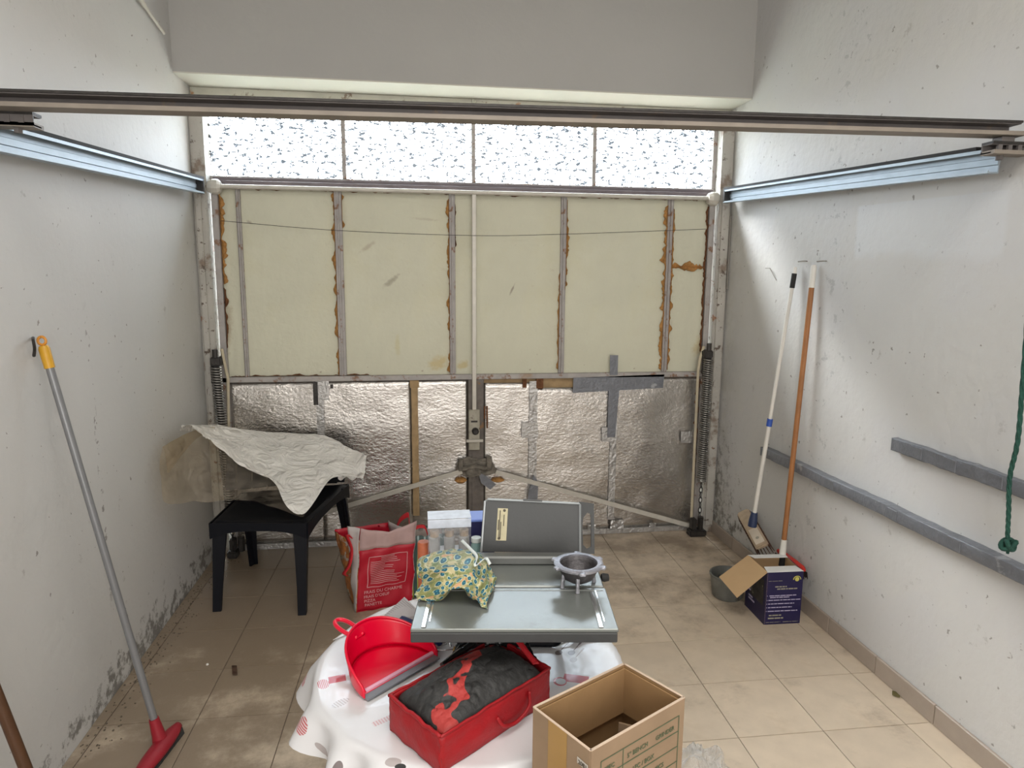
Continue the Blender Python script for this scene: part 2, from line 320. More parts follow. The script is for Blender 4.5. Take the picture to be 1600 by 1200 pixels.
def bez(pts, n=8):       # Catmull-Rom through the points
    P_ = [Vector(p) for p in pts]; P_ = [P_[0]*2-P_[1]]+P_+[P_[-1]*2-P_[-2]]; out = []
    for i in range(1, len(P_)-2):
        for k_ in range(n):
            t = k_/n; a, b, c, d = P_[i-1:i+3]
            out.append(.5*((2*b)+(c-a)*t+(2*a-5*b+4*c-d)*t*t+(3*b-a-3*c+d)*t**3))
    out.append(P_[-2]); return out

# ============================================================ THE SETTING
CEIL = 3.55; YBK = -2.5
fl = obj('floor', MB().box((XL-.1, YBK-.1, -.10), (XR+.1, YD+.25, -.004)), mGrout, kind='structure')
s_ = .335; th = -.0144; ox, oy = 1.1781, 4.1184; ct, sn = math.cos(th), math.sin(th)
def clip(poly, ax, val, sg):
    out = []
    for i in range(len(poly)):
        a, b = poly[i], poly[(i+1) % len(poly)]; da, db = sg*(a[ax]-val), sg*(b[ax]-val)
        if da >= 0: out.append(a)
        if (da > 0) != (db > 0) and da != db: t = da/(da-db); out.append((a[0]+(b[0]-a[0])*t, a[1]+(b[1]-a[1])*t))
    return out
full = None
for i in range(-9, 4):
    for j in range(-1, 13):
        g = .0016
        q = [(i*s_+g, -j*s_+g), ((i+1)*s_-g, -j*s_+g), ((i+1)*s_-g, -(j-1)*s_-g), (i*s_+g, -(j-1)*s_-g)]
        q = [(ox+a*ct-b*sn, oy+a*sn+b*ct) for a, b in q]; p = q
        for ax, val, sg in ((0, XL+.001, 1), (0, XR-.001, -1), (1, YD-.02, -1)): p = clip(p, ax, val, sg) if len(p) > 2 else p
        if len(p) < 3: continue
        area_ = abs(sum(p[a][0]*p[(a+1) % len(p)][1]-p[(a+1) % len(p)][0]*p[a][1] for a in range(len(p))))/2
        if area_ < .0015: continue
        cx, cy = sum(a[0] for a in p)/len(p), sum(a[1] for a in p)/len(p)
        if full is not None and abs(area_-(s_-2*g)**2) < 1e-6:
            o = full.copy(); C.objects.link(o); o.location = Vector((cx, cy, -.0035))-worldloc(fl); o.parent = fl; continue
        K = len(p); top = [(cx+(a-cx)*.993, cy+(b-cy)*.993, 0) for a, b in p]
        mb = MB().add([(a, b, -.0035) for a, b in p]+[(a, b, -.0008) for a, b in p]+top,
            [(t, (t+1) % K, K+(t+1) % K, K+t) for t in range(K)]+[(K+t, K+(t+1) % K, 2*K+(t+1) % K, 2*K+t) for t in range(K)]+[tuple(range(2*K, 3*K))])
        o = obj('floor_tile', mb, mTile, fl)
        if abs(area_-(s_-2*g)**2) < 1e-6: full = o
obj('wall_left', MB().box((XL-.1, YBK, -.1), (XL, YD+.25, CEIL)), mWL, kind='structure')
obj('wall_right', MB().box((XR, YBK, -.1), (XR+.1, YD+.25, CEIL)), mWR, kind='structure')
obj('wall_front', MB().box((XL, YB, 2.707), (XR, YD+.25, CEIL)), mWF, kind='structure')
obj('wall_back', MB().box((XL-.1, YBK-.1, -.1), (XR+.1, YBK, CEIL)), mCeil, kind='structure')
obj('ceiling', MB().box((XL-.1, YBK-.1, CEIL), (XR+.1, YD+.25, CEIL+.1)), mCeil, kind='structure')
# cream soffit strip under the lintel is the lintel's own paint
sof = mat('cream_soffit_paint', (.66, .645, .57), .7, 0, .04, 5)
obj('trim_1', MB().box((XL+.001, YB+.001, 2.700), (XR-.001, YD-.002, 2.707)), sof, kind='structure')
sk = thing('baseboard_right', None, None, (XR-.01, 2, 0), kind='structure')
yy = YD-.06; ys = [yy]
while yy > .2: yy -= .335; ys.append(yy)
for a, b in zip(ys[:-1], ys[1:]):
    obj('skirting_tile', MB().box((XR-.014, b+.0015, .0), (XR-.0005, a-.0015, .082), .0025), mSkirt, sk)

# neighbour's brick-red pier outside, glimpsed through the last pane
obj('outdoor_ground', MB().box((-6, YD+.3, -.3), (8, 16, -.15)), mat('outdoor_ground', (.26, .25, .19), .9), kind='structure')
obj('outdoor_wall', MB().box((2.62, 5.4, -.15), (3.6, 5.7, 3.6)), mat('outdoor_render', (.75, .38, .30), .8), kind='structure')

# ------------------------------------------------------------ transom window
zW0, zW1 = 2.225, 2.60
win = thing('window_1', None, None, (.35, YD+.02, zW0), kind='structure')
wx = [PY(p, 240, YD).x for p in (326, 537, 740, 929, 1114)]
f = MB().box((XL+.06, YD-.005, zW1), (XR-.06, YD+.05, zW1+.03), .003).box((XL+.06, YD-.005, zW0-.02), (XR-.06, YD+.05, zW0+.006), .003)
f.box((XL+.055, YD-.005, zW0+.006), (wx[0], YD+.05, zW1), .003).box((wx[4], YD-.005, zW0+.006), (XR-.055, YD+.05, zW1), .003)
obj('window_frame', f, mGrey, win)
obj('window_sill', MB().box((XL+.09, YD-.014, zW0-.020), (XR-.09, YD-.006, zW0-.002), .002), mat('sill_plum_grey', (.16, .135, .145), .5), win)
for x in wx[1:4]: obj('mullion', MB().box((x-.012, YD-.004, zW0+.007), (x+.012, YD+.035, zW1-.001), .002), mGrey, win)
for a, b in zip(wx[:-1], wx[1:]): obj('window_pane', MB().box((a-.002, YD+.014, zW0+.004), (b+.002, YD+.019, zW1+.004)), mGlass, win)
obj('header_board', MB().box((XL+.001, YD-.03, zW1+.031), (XR-.001, YD+.06, 2.6995), .004), mHead, win)
obj('header_hook', MB().tube(bez([(.335, YD-.035, 2.69), (.34, YD-.05, 2.67), (.33, YD-.04, 2.64), (.345, YD-.04, 2.635)]), .012, 6), mHead, win)

# ------------------------------------------------------------ tilting garage door
dr = thing('door_1', None, None, (.35, YD, 0), kind='structure')
for a, b in ((XL+.001, XL+.075), (XR-.075, XR-.001)):
    obj('door_jamb', MB().box((a, YD-.09, .0005), (b, YD+.02, 2.62), .005).box((a+.012, YD-.105, .05), (b-.03 if a < 0 else b-.012, YD-.09, 2.15), .003), mJamb, dr)
def dX(px, py=450): return PY(px, py, YD-.03).x
LX0, LX1 = XL+.085, XR-.085
zR = 2.165; zM = 1.06
obj('threshold', MB().box((LX0, YD-.045, .0005), (LX1, YD+.03, .035), .006), mTapeS, dr)
mPurp = mat('dark_plum_grey_paint', (.15, .125, .135), .5, .1, .2, 16)
obj('top_rail', MB().box((LX0, YD-.045, zR), (LX1, YD+.01, zR+.038), .004), mPurp, dr)
obj('torsion_pipe', MB().tube([(LX0+.03, YD-.075, zR-.001), (LX1-.04, YD-.075, zR-.001)], .0125, 12), mWhiteM, dr, smooth=True)
for x in (LX0+.03, LX1-.03):
    obj('pipe_bearing', MB().lathe([(0, -.035), (.03, -.035), (.042, -.01), (.042, .02), (.028, .035), (0, .035)], (x, YD-.075, zR-.004), 10, Matrix.Rotation(PI/2, 3, 'Y')), mWhiteM, dr)
obj('middle_rail', MB().box((LX0, YD-.05, zM-.014), (LX1, YD+.01, zM+.018), .003), mGrey, dr)
for a, b in ((LX0, LX0+.035), (LX1-.035, LX1)): obj('stile', MB().box((a, YD-.05, .03), (b, YD+.01, zR+.03), .004), mGrey, dr)
bars = [dX(p) for p in (379, 532, 707, 879, 1043)]
for x, wd in zip(bars, (.013, .022, .018, .018, .018)):
    obj('glazing_bar', MB().box((x-wd, YD-.034, zM+.018), (x+wd, YD, zR), .003).box((x-.005, YD-.048, zM+.018), (x+.005, YD-.034, zR), .002), mGrey, dr)
ed = [LX0+.03]+bars+[LX1-.03]
for a, b in zip(ed[:-1], ed[1:]):
    segs = [(zM+.016, zR+.002)] if b < LX1-.04 else [(zM+.016, 1.742), (1.752, zR+.002)]
    for z0, z1 in segs:
        mb = MB().grid(lambda u, v: (lerp(a+.004, b-.004, u), YD-.016+.005*nz((u*3+a, v*4, 1)), lerp(z0, z1, v)), 12, 22, .012)
        obj('insulation_panel', mb, mPanel, dr, smooth=True)
def bead(x, z0, z1, side, m_, wd=.012, seed=0, hz=False):
    """ragged bead of foam or rust along a bar"""
    rnd = random.Random(seed); mb = MB(); n_ = max(6, int(abs(z1-z0)/.011)); A, B, T = [], [], []
    for i in range(n_+1):
        t = i/n_; w_ = wd*max(.12, .65+1.5*nz((i*.23, seed*3.1, 0))+.5*(rnd.random()-.5))*(1 if 0 < i < n_ else .2)
        z = lerp(z0, z1, t)
        if hz: A.append((z, YD-.026, x)); B.append((z, YD-.024, x+side*w_)); T.append((z, YD-.040, x+side*w_*.5))
        else: A.append((x, YD-.026, z)); B.append((x+side*w_, YD-.024, z)); T.append((x+side*w_*.5, YD-.040, z))
    Q = []
    for i in range(n_): a, b, c = i, n_+1+i, 2*(n_+1)+i; Q += [(a, a+1, c+1, c), (c, c+1, b+1, b)]
    return obj('foam_bead' if m_ is mFoam else 'rust_streak', mb.add(A+B+T, Q), m_, dr)
bx = bars
bead(LX0+.036, 1.62, 2.14, 1, mFoam, .028, 1); bead(LX0+.036, 1.25, 1.6, 1, mRust, .014, 2); bead(bx[1]-.022, 1.08, 2.15, -1, mFoam, .015, 3)
bead(bx[1]+.022, 1.95, 2.14, 1, mFoam, .012, 4); bead(bx[2]-.018, 1.09, 2.13, -1, mFoam, .013, 5); bead(bx[2]+.018, 1.85, 2.1, 1, mRust, .01, 6)
bead(bx[3]+.018, 1.62, 2.14, 1, mFoam, .018, 7); bead(bx[3]-.018, 1.1, 1.7, -1, mFoam, .008, 8); bead(bx[4]-.018, 1.09, 2.12, -1, mFoam, .024, 9)
bead(bx[4]+.018, 1.09, 2.10, 1, mFoam, .018, 10); bead(LX1-.036, 1.2, 2.12, -1, mRust, .016, 11)
bead(1.745, bx[4]+.02, LX1-.05, 1, mFoam, .034, 12, True); bead(1.745, bx[4]+.02, LX1-.05, -1, mFoam, .022, 13, True)
bead(zR-.001, LX0+.1, LX1-.1, -1, mRust, .008, 14, True); bead(zM+.02, LX0+.05, -.3, 1, mRust, .008, 15, True)
bead(LX1-.036, .72, 1.03, -1, mRust, .03, 16); bead(LX1-.036, .35, .7, -1, mRust, .018, 17)
# lower half: foil sheets
fx = [LX0+.03, dX(503, 700), dX(643, 700), dX(730, 700), dX(757, 700), dX(832, 700), dX(957, 700), LX1-.03]
zt = [1.045, 1.045, 1.045, 0, 1.02, .985, 1.045]
for i in range(7):
    if i == 3: continue
    a, b = fx[i], fx[i+1]
    mb = MB().grid(lambda u, v: (lerp(a-.004, b+.004, u), YD-.028+.006*nz((u*(b-a)*5+a*3, v*5, 3))+.0007*nz((u*(b-a)*20+a, v*20, 9))-.003*(i % 2), lerp(.035, zt[i], v)), 22, 30, .006)
    obj('foil_sheet', mb, mFoil, dr, smooth='all')
obj('backing_board', MB().box((LX0+.03, YD-.012, .03), (LX1-.03, YD+.01, zM), 0), mWoodL, dr)
obj('upper_skin', MB().box((LX0+.03, YD+.002, zM), (LX1-.03, YD+.012, zR+.01), 0), mGrey, dr)
obj('centre_post', MB().box((fx[3]+.006, YD-.05, .03), (fx[4]-.006, YD-.012, zM-.014), .003).box((fx[3]+.03, YD-.058, .03), (fx[3]+.045, YD-.05, zM-.014)), mat('dark_grey_steel', (.17, .15, .135), .6, .3, .25, 20, .2, 60, .4, [(12, .6, .06, (.25, .15, .08))]), dr)
for px, w0, z0, z1, mm in ((503, .022, .42, 1.045, mTapeS), (649, .020, .18, 1.0, mWoodL), (649, .028, 1.0, 1.045, mWoodL), (832, .026, .12, 1.03, mTapeS), (957, .022, .1, .8, mTapeS)):
    x = dX(px, 700); obj('seam_strip', MB().grid(lambda u, v: (x+(u-.5)*2*w0*(1+.15*nz((0, v*9, px))), YD-.043+.003*nz((u*3, v*12, px)), lerp(z0, z1, v)), 3, 24, .003), mm, dr)
for px0, py0, px1, py1 in ((490, 597, 496, 633), (516, 601, 520, 607), (817, 592, 823, 606), (838, 591, 849, 607)):
    a, b = PY(px0, py1, YD-.045), PY(px1, py0, YD-.045); obj('patch_gap', MB().box((a.x, YD-.046, a.z), (b.x, YD-.030, b.z)), mRust if px0 > 800 else mDarkM, dr)
def flatpoly(name, pts, y, m_, th_=.002, rough=.002):
    P_ = [PY(a, b, y) for a, b in pts]; return obj(name, MB().prism(P_, (0, th_, 0)), m_, dr)
flatpoly('duct_tape', [(896, 590), (1038, 585), (1036, 606), (895, 614)], YD-.050, mTape)
flatpoly('duct_tape', [(951, 608), (968, 607), (961, 683), (949, 683)], YD-.054, mTape)
flatpoly('duct_tape', [(953, 555), (966, 555), (965, 586), (953, 586)], YD-.058, mTape)
flatpoly('duct_tape', [(747, 738), (760, 744), (775, 757), (766, 765), (752, 755)], YD-.08, mTape)
flatpoly('duct_tape', [(825, 772), (834, 742), (841, 755), (839, 800), (826, 800)], YD-.07, mTape)
flatpoly('foil_patch', [(940, 668), (962, 668), (962, 690), (940, 690)], YD-.046, mTapeS)
flatpoly('foil_patch', [(815, 660), (840, 660), (841, 684), (815, 684)], YD-.049, mTapeS)
flatpoly('foil_patch', [(498, 595), (514, 595), (513, 625), (498, 627)], YD-.049, mTapeS)
flatpoly('foil_patch', [(1064, 674), (1082, 674), (1082, 692), (1064, 692)], YD-.049, mTapeS)
# lock rod, lock plate, hub and diagonals
rx = dX(740, 450)
obj('lock_rod', MB().box((rx-.013, YD-.078, .86), (rx+.013, YD-.055, zR+.01), .003), mWhiteM, dr)
lp = obj('lock_plate', MB().box((rx-.035, YD-.066, .60), (rx+.035, YD-.051, .86), .004), mat('old_cream_steel', (.40, .375, .31), .5, .3, .2, 22, .3, 70, .4, [(18, .58, .06, (.12, .09, .07))]), dr)
obj('lock_boss', MB().lathe([(0, .022), (.014, .022), (.022, .01), (.022, -.01), (0, -.01)], (rx+.006, YD-.075, .725), 12, Matrix.Rotation(PI/2, 3, 'X')), mDarkM, lp, smooth=True)
obj('lock_bolt', MB().box((rx-.05, YD-.082, .655), (rx+.055, YD-.066, .672), .003), mWhiteM, lp)
obj('lock_slot', MB().box((rx-.02, YD-.069, .78), (rx+.02, YD-.065, .79)), mDarkM, lp)
obj('side_link', MB().tube([(rx+.065, YD-.06, .88), (rx+.065, YD-.06, .80)], .005, 6).tube([(rx+.08, YD-.06, .88), (rx+.082, YD-.06, .74)], .005, 6), mRust, dr)
hub = MB()
hub.prism([(rx-.11, YD-.062, .52), (rx-.12, YD-.062, .46), (rx-.05, YD-.062, .425), (rx+.07, YD-.062, .43), (rx+.15, YD-.062, .45), (rx+.10, YD-.062, .55), (rx+.03, YD-.062, .54), (rx-.04, YD-.062, .56)], (0, .012, 0))
hub.tube([(rx-.075, YD-.085, .485), (rx, YD-.085, .50), (rx+.075, YD-.085, .485)], .014, 6).box((rx-.05, YD-.09, .44), (rx+.04, YD-.06, .50), .006).box((rx-.10, YD-.08, .47), (rx-.07, YD-.06, .55), .004).box((rx+.075, YD-.08, .47), (rx+.11, YD-.06, .56), .004)
obj('lever_hub', hub, mat('greasy_bracket_steel', (.20, .18, .15), .55, .4, .4, 24, .5, 60), dr)
obj('foam_lump', MB().lathe([(0, .02), (.03, .015), (.04, 0), (.02, -.015), (0, -.02)], (rx-.085, YD-.055, .405), 9), mFoam, dr, smooth=True)
obj('foam_lump', MB().lathe([(0, .015), (.03, .01), (.045, 0), (.02, -.012), (0, -.015)], (rx+.15, YD-.055, .40), 9), mFoam, dr, smooth=True)
for a, b in (((722, 737), (372, 842)), ((775, 738), (1079, 822))):
    A, B = PY(*a, YD-.075), PY(*b, YD-.075); d = (B-A).normalized(); nrm = Vector((-d.z, 0, d.x))*.014
    obj('diagonal_strut', MB().prism([A+nrm, A-nrm, B-nrm, B+nrm], (0, .012, 0)), mWhiteM, dr)
# balancing springs with their arms
for sx, pts, top, bot in ((-1, [(346, 545), (352, 575), (356, 592), (357, 680), (365, 835)], (337, 572), (352, 800)), (1, [(1100, 541), (1094, 560), (1091, 580), (1080, 818)], (1107, 560), (1096, 752))):
    Y_ = YD-.155
    A, B = PY(*top, Y_), PY(*bot, Y_)
    if sx < 0: A.x = max(A.x, XL+.05); B.x = A.x+.035
    else: A.x = min(A.x, XR-.055); B.x = min(B.x, XR-.06)
    turns = 58; pp = []
    for i in range(turns*9+1):
        t = i/(turns*9); q = 2*PI*turns*t; c_ = A.lerp(B, t); pp.append(c_+Vector((math.cos(q)*.027, math.sin(q)*.027, 0)))
    obj('balance_spring', MB().tube(pp, .0052, 5), mSpring, dr, smooth='all')
    obj('spring_hanger', MB().box((A.x-.03, Y_-.005, A.z), (A.x+.03, YD-.09, A.z+.05), .006).tube([(A.x, Y_, A.z+.05), (A.x, Y_, A.z+.095)], .016, 8).tube([(A.x-.026, Y_+.02, A.z+.03), (A.x-.028, Y_+.02, A.z-.1)], .008, 6), mDarkM, dr)
    mb = MB(); c0 = B
    for i in range(7):
        z = B.z-.025-i*.034
        if z < .04: break
        ring = [(B.x+(.010*math.cos(q) if i % 2 else 0), Y_+(0 if i % 2 else .010*math.cos(q)), z+.021*math.sin(q)) for q in [2*PI*j/10 for j in range(11)]]
        mb.tube(ring, .0035, 5, False)
    obj('chain', mb, mDarkM, dr)
    obj('spring_core', MB().tube([A, B+(A-B)*.05], .019, 8), mRubber, dr)
    P_ = [PY(a, b, Y_+.045) for a, b in pts]
    for q in P_: q.x = min(max(q.x, XL+.03), XR-.03)
    obj('lift_arm', MB().tube(P_, .0155, 4, flat=.6), mat('cream_arm_paint', (.60, .53, .39), .5, .1, .1, 14), dr)
    xb = P_[-1].x; obj('foot_bracket', MB().box((xb-.03, YD-.17, .0008), (xb+.085 if sx > 0 else xb+.03, YD-.10, .045), .008).box((xb-.015, YD-.16, .045), (xb+.02, YD-.11, .12), .006).tube([(xb+.05, YD-.14, .04), (xb+.05, YD-.14, .13)], .02, 6), mDarkM, dr)
# sagging wire across the upper panels
A, B, Cc = PY(345, 345, YD-.06), PY(735, 368, YD-.085), PY(1103, 358, YD-.06)
obj('sagging_wire', MB().tube(bez([A, PY(525, 360, YD-.07), B, PY(880, 366, YD-.08), Cc], 8), .0016, 5), mDarkM, dr)
# debris of foil torn at the threshold
for px, py, s2 in ((965, 810, 1.), (925, 820, .6), (1020, 826, .5), (470, 818, .7)):
    A = PY(px, py+8, YD-.06)
    A.z = .036
    obj('torn_foil', MB().grid(lambda u, v: (A.x+(u-.5)*.09*s2, YD-.05-.015*nz((u*5, v*5, px)), A.z+v*.06*s2*(1+.5*nz((u*6, 0, px)))), 6, 4, .003), mTapeS, dr)

# ============================================================ RAILS
def rail(name, A, B, label):
    """galvanised guide channel from A (door) to B (room)"""
    t = thing(name, label, 'rail', A.lerp(B, .5), 'guide rails on the side walls'); d = (B-A).normalized(); side = Vector((1, 0, 0)) if A.x < 0 else Vector((-1, 0, 0))
    upv = side.cross(d); upv = upv if upv.z > 0 else -upv
    prof = [(0, -.038), (.040, -.038), (.040, -.029), (.036, -.029), (.036, -.034), (.004, -.034), (.004, -.012), (.008, -.010), (.008, .010), (.004, .012), (.004, .034), (.036, .034), (.036, .027), (.040, .027), (.040, .038), (0, .038)]
    pts = [A+side*x+upv*z for x, z in prof]
    obj('channel', MB().prism(pts, B-A), mZinc, t)
    obj('top_edge', MB().prism([A+side*x+upv*z for x, z in ((-.002, .0385), (.043, .0385), (.043, .050), (-.002, .050))], (B-A)*.97), mRubber, t, label='dark upper lip')
    obj('end_clip', MB().box(A-Vector((.02, .02, .04)) + side*.02, A+Vector((.02, .01, .04))+side*.02, .005), mDarkM, t)
    return t
RA, RB = PXp(1140, 307, XR-.05), PXp(1563, 252, XR-.05)
LA, LB = PXp(307, 291, XL+.05), PXp(-160, 182, XL+.05)
rail('guide_rail', RA, RB, 'galvanised guide rail on the right wall, running from the door top towards the camera')
rail('guide_rail', LA, LB, 'galvanised guide rail on the left wall, running from the door top out of frame')
# cross rail resting on the two wall brackets
CYr = 2.0
cA, cB = PY(-170, 153, CYr), PY(1585, 204, CYr)
cA.y = 2.18; cA = PY(-150, 153, 2.06)
def chan(name, A, B, label, cat, h=.034, d_=.05, slots=0):
    t = thing(name, label, cat, A.lerp(B, .5)); d = (B-A).normalized(); yv = Vector((0, 0, 1)).cross(d).normalized(); zv = d.cross(yv)
    if zv.z < 0: zv = -zv
    obj('channel', MB().prism([A+yv*x+zv*z for x, z in ((-d_/2, -h/2), (d_/2, -h/2), (d_/2, h/2), (-d_/2, h/2), (-d_/2, h/2-.004), (d_/2-.004, h/2-.004), (d_/2-.004, -h/2+.004), (-d_/2, -h/2+.004))], B-A), mRail, t)
    obj('lower_flange', MB().prism([A+yv*x+zv*z for x, z in ((-d_/2-.012, -h/2-.003), (d_/2, -h/2-.003), (d_/2, -h/2+.009), (-d_/2-.012, -h/2+.009))], (B-A)+d*.012), mat('worn_beige_flange', (.25, .215, .18), .55, .0, .12, 14), t)
    obj('upper_lip', MB().prism([A+yv*x+zv*z for x, z in ((-d_/2-.006, h/2-.001), (d_/2, h/2-.001), (d_/2, h/2+.006), (-d_/2-.006, h/2+.006))], B-A), mDarkM, t, label='dark upper lip')
    return t
if abs(cA.x) > abs(XL)-.02: cA = cB.lerp(cA, (cB.x-(XL+.03))/(cB.x-cA.x))
chan('cross_rail', cA, cB, 'long brown-grey steel rail crossing overhead from wall to wall', 'rail', .036, .05)
bz = cB.z-.036*.5-.030
def bracket(A, B, label):
    t = chan('wall_bracket', A, B, label, 'bracket', .03, .04); t['group'] = 'slotted wall brackets'; d = (B-A).normalized()
    for k_ in range(3):
        p = A+d*(.03+k_*.035); obj('slot_tooth', MB().box(p+Vector((-.007, -.022, -.008)), p+Vector((.007, -.012, .012))), mRail, t)
    obj('bolt', MB().lathe([(0, -.014), (.011, -.014), (.011, 0), (0, 0)], A+d*.05+Vector((0, 0, -.018)), 6), mRail, t)
    return t
A = PY(1541, 233, CYr); B = Vector((XR-.001, CYr, A.z)); bracket(A, B, 'short slotted steel bracket fixed to the right wall under the rail end')
spc = MB().box((cB.x-.058, CYr-.02, A.z+.019), (cB.x-.012, CYr+.02, cB.z-.022), .002)
tag(obj('spacer_block', spc, mRail), 'small steel spacer block between the cross rail and right bracket', 'block')
A = PXp(58, 190, -1.03); bracket(A, Vector((XL+.001, A.y, A.z)), 'short slotted steel bracket fixed to the left wall above the rail')

# ============================================================ PADDED STRIPS, ROPE, WALL BITS
def strip(A, B, label, h=.05, d_=.045):
    t = thing('padded_strip', label, 'wall strip', A.lerp(B, .5), 'taped strips on the right wall')
    n_ = 40
    def fn(u, v):
        p = A.lerp(B, v); q = 2*PI*u; cx, cz = math.cos(q), math.sin(q)
        sx = abs(cx)**.14*(1 if cx > 0 else -1); sz = abs(cz)**.14*(1 if cz > 0 else -1)
        w_ = 1+.10*nz((u*3, v*22, A.z*5))+.08*nz((u*9, v*90, 2))
        return p+Vector((-d_/2+sx*d_/2*w_-(.0), 0, sz*h/2*w_))+Vector((0, 0, .003*nz((0, v*6, A.z))))
    mb = MB().grid(fn, 24, 60); mb.v = [Vector((min(v.x, XR-.0006), v.y, v.z)) for v in mb.v]
    a0 = len(mb.v); mb.add(mb.v[:25], [tuple(range(25))]); mb.add(mb.v[60*25:61*25], [tuple(range(25))])
    obj('tape_wrapping', mb, mTape, t, smooth=True)
    for k_ in range(5):
        v = .12+.17*k_+.04*random.random(); p = A.lerp(B, v)
        obj('tape_end', MB().box(p+Vector((-d_-.0035, -.03, -h/2+.004)), p+Vector((-d_*.5, .03, h/2-.004)), .001), mTape, t)
    return t
def wz(px, py): return PXp(px, py, XR)
A, B = wz(1200, 700), wz(1600, 885); B = A.lerp(B, 1.35); A.z -= .015; B.z -= .015; strip(A, B, 'long lower strip wrapped in grey duct tape along the right wall')
A, B = wz(1403, 693), wz(1600, 762); B = A.lerp(B, 1.8); strip(A, B, 'short upper strip wrapped in grey duct tape on the right wall', .052, .03)
# green rope
mRope = mat('green_rope', (.012, .07, .05), .8, 0, .3, 40, .5, 200)
rp = thing('rope', 'green twisted rope with a knotted end hanging by the right wall', 'rope', PXp(1575, 855, XR-.10))
path = bez([PXp(1612, 330, XR-.10), PXp(1606, 480, XR-.10), PXp(1597, 610, XR-.10), PXp(1590, 690, XR-.10), PXp(1578, 745, XR-.10), PXp(1576, 800, XR-.10), PXp(1574, 845, XR-.10)], 16)
mb = MB()
for k_ in range(3):
    pp = [p+Vector((math.cos(i*.55+k_*2.094)*.0032, math.sin(i*.55+k_*2.094)*.0032, 0)) for i, p in enumerate(path)]
    mb.tube(pp, .0043, 6)
obj('rope_strands', mb, mRope, rp, smooth='all')
kc = PXp(1576, 851, XR-.10)
obj('knot', MB().tube([kc+Vector((.015*math.sin(2*t)+.008*math.sin(3*t), .014*math.cos(t*2), .013*math.sin(3*t+1))) for t in [2*PI*i/40 for i in range(41)]], .0075, 7).tube([kc, kc+Vector((0, 0, -.03))], [.009, .004], 6), mRope, rp, smooth='all')
A = PXp(1614, 330, XR-.09)
obj('rope_upper_length', MB().tube([A, A+Vector((0, 0, .8)), A+Vector((0, 0, 1.45))], .008, 7), mRope, rp)
# things on walls
mRod = mat('dull_rod', (.30, .28, .25), .6, .3)
tag(obj('wall_rod', MB().tube([PXp(1142, 338, XR-.008), PXp(1136, 452, XR-.008)], .005, 6), mRod), 'thin vertical rod fixed to the right wall beside the door jamb', 'rod')
tag(obj('bent_wire', MB().tube([PXp(1196, 419, XR-.02), PXp(1203, 419, XR-.012), PXp(1213, 438, XR-.004)], .0022, 5), mRod), 'small bent wire sticking out of the right wall near the broom tops', 'wire')
tag(obj('wall_hook', MB().tube(bez([PXp(52, 528, XL+.004), PXp(52, 532, XL+.03), PXp(54, 545, XL+.03), PXp(53, 556, XL+.012)]), .005, 6), mDarkM), 'dark hook on the left wall behind the yellow broom tip', 'hook')
tag(obj('conduit', MB().tube([PXp(205, -22, XL+.02), PXp(225, 8, XL+.02)], .012, 8).tube([PXp(225, 8, XL+.02), PXp(256, 52, XL+.02)], .008, 8), mWhiteM), 'short white cable conduit high on the left wall', 'conduit')
for px in (1243, 1272):
    a = PXp(px, 412, XR-.045); tag(obj('tool_hook', MB().tube(bez([Vector((XR-.001, a.y-.03, a.z+.012)), Vector((XR-.02, a.y-.03, a.z+.012)), Vector((XR-.035, a.y-.005, a.z+.01))]), .003, 6), mRod),
        'thin hook holding the %s-handled broom on the right wall' % ('white' if px == 1243 else 'brown'), 'hook', 'broom hooks on the right wall')

# ============================================================ BLACK CHAIR AND PLASTIC SHEET
ch = thing('plastic_chair', 'black moulded plastic chair under milky plastic sheeting by the left wall', 'chair', (-.76, 3.55, 0))
feet = {'fl': Vector((-1.035, 3.34, 0)), 'fr': Vector((-.585, 3.25, 0)), 'bl': Vector((-.985, 3.90, 0)), 'br': Vector((-.40, 3.86, 0))}
tops = {'fl': Vector((-1.01, 3.37, .455)), 'fr': Vector((-.575, 3.29, .47)), 'bl': Vector((-.975, 3.79, .46)), 'br': Vector((-.44, 3.76, .50))}
cc = Vector((-.75, 3.58, 0))
for k_ in feet:
    a, b = feet[k_], tops[k_]; sx = 1 if a.x < cc.x else -1; sy = 1 if a.y < cc.y else -1
    mb = MB(); R0, R1 = .024, .042; t_ = .012
    def sec(p, r): return [p+Vector((sx*x, sy*y, 0)) for x, y in ((-r*.4, -r*.4), (r*1.25, -r*.4), (r*1.35, -r*.4+t_), (r*.5, r*.2), (-r*.4+t_, r*1.35), (-r*.4, r*1.25))]
    secs = [sec(a.lerp(b, t), lerp(R0, R1, t**1.4)) for t in (0, .3, .6, .85, 1)]; V = [q for s in secs for q in s]
    Q = [(i*6+j, i*6+(j+1) % 6, (i+1)*6+(j+1) % 6, (i+1)*6+j) for i in range(4) for j in range(6)]+[tuple(range(6)), tuple(range(24, 30))]
    obj('leg', mb.add(V, Q), mBlk, ch)
def seatp(u, v):
    a = tops['fl'].lerp(tops['fr'], u); b = tops['bl'].lerp(tops['br'], u); p = a.lerp(b, v)
    e_ = min(u, 1-u, v*1.0, 1-v); out = (p-Vector((cc.x, cc.y, p.z)))*.10
    dz = -.022*math.sin(PI*u)*math.sin(PI*v)**.6 + .012
    if e_ < .04: dz = -.004
    if v < .15: dz -= .012*(1-v/.15)*math.sin(PI*u)
    return p+Vector((out.x, out.y, dz))
st = obj('seat', MB().grid(seatp, 24, 24, .010), mBlk, ch, smooth=True)
mb = MB()
cor = [tops['fl'], tops['fr'], tops['br'], tops['bl']]
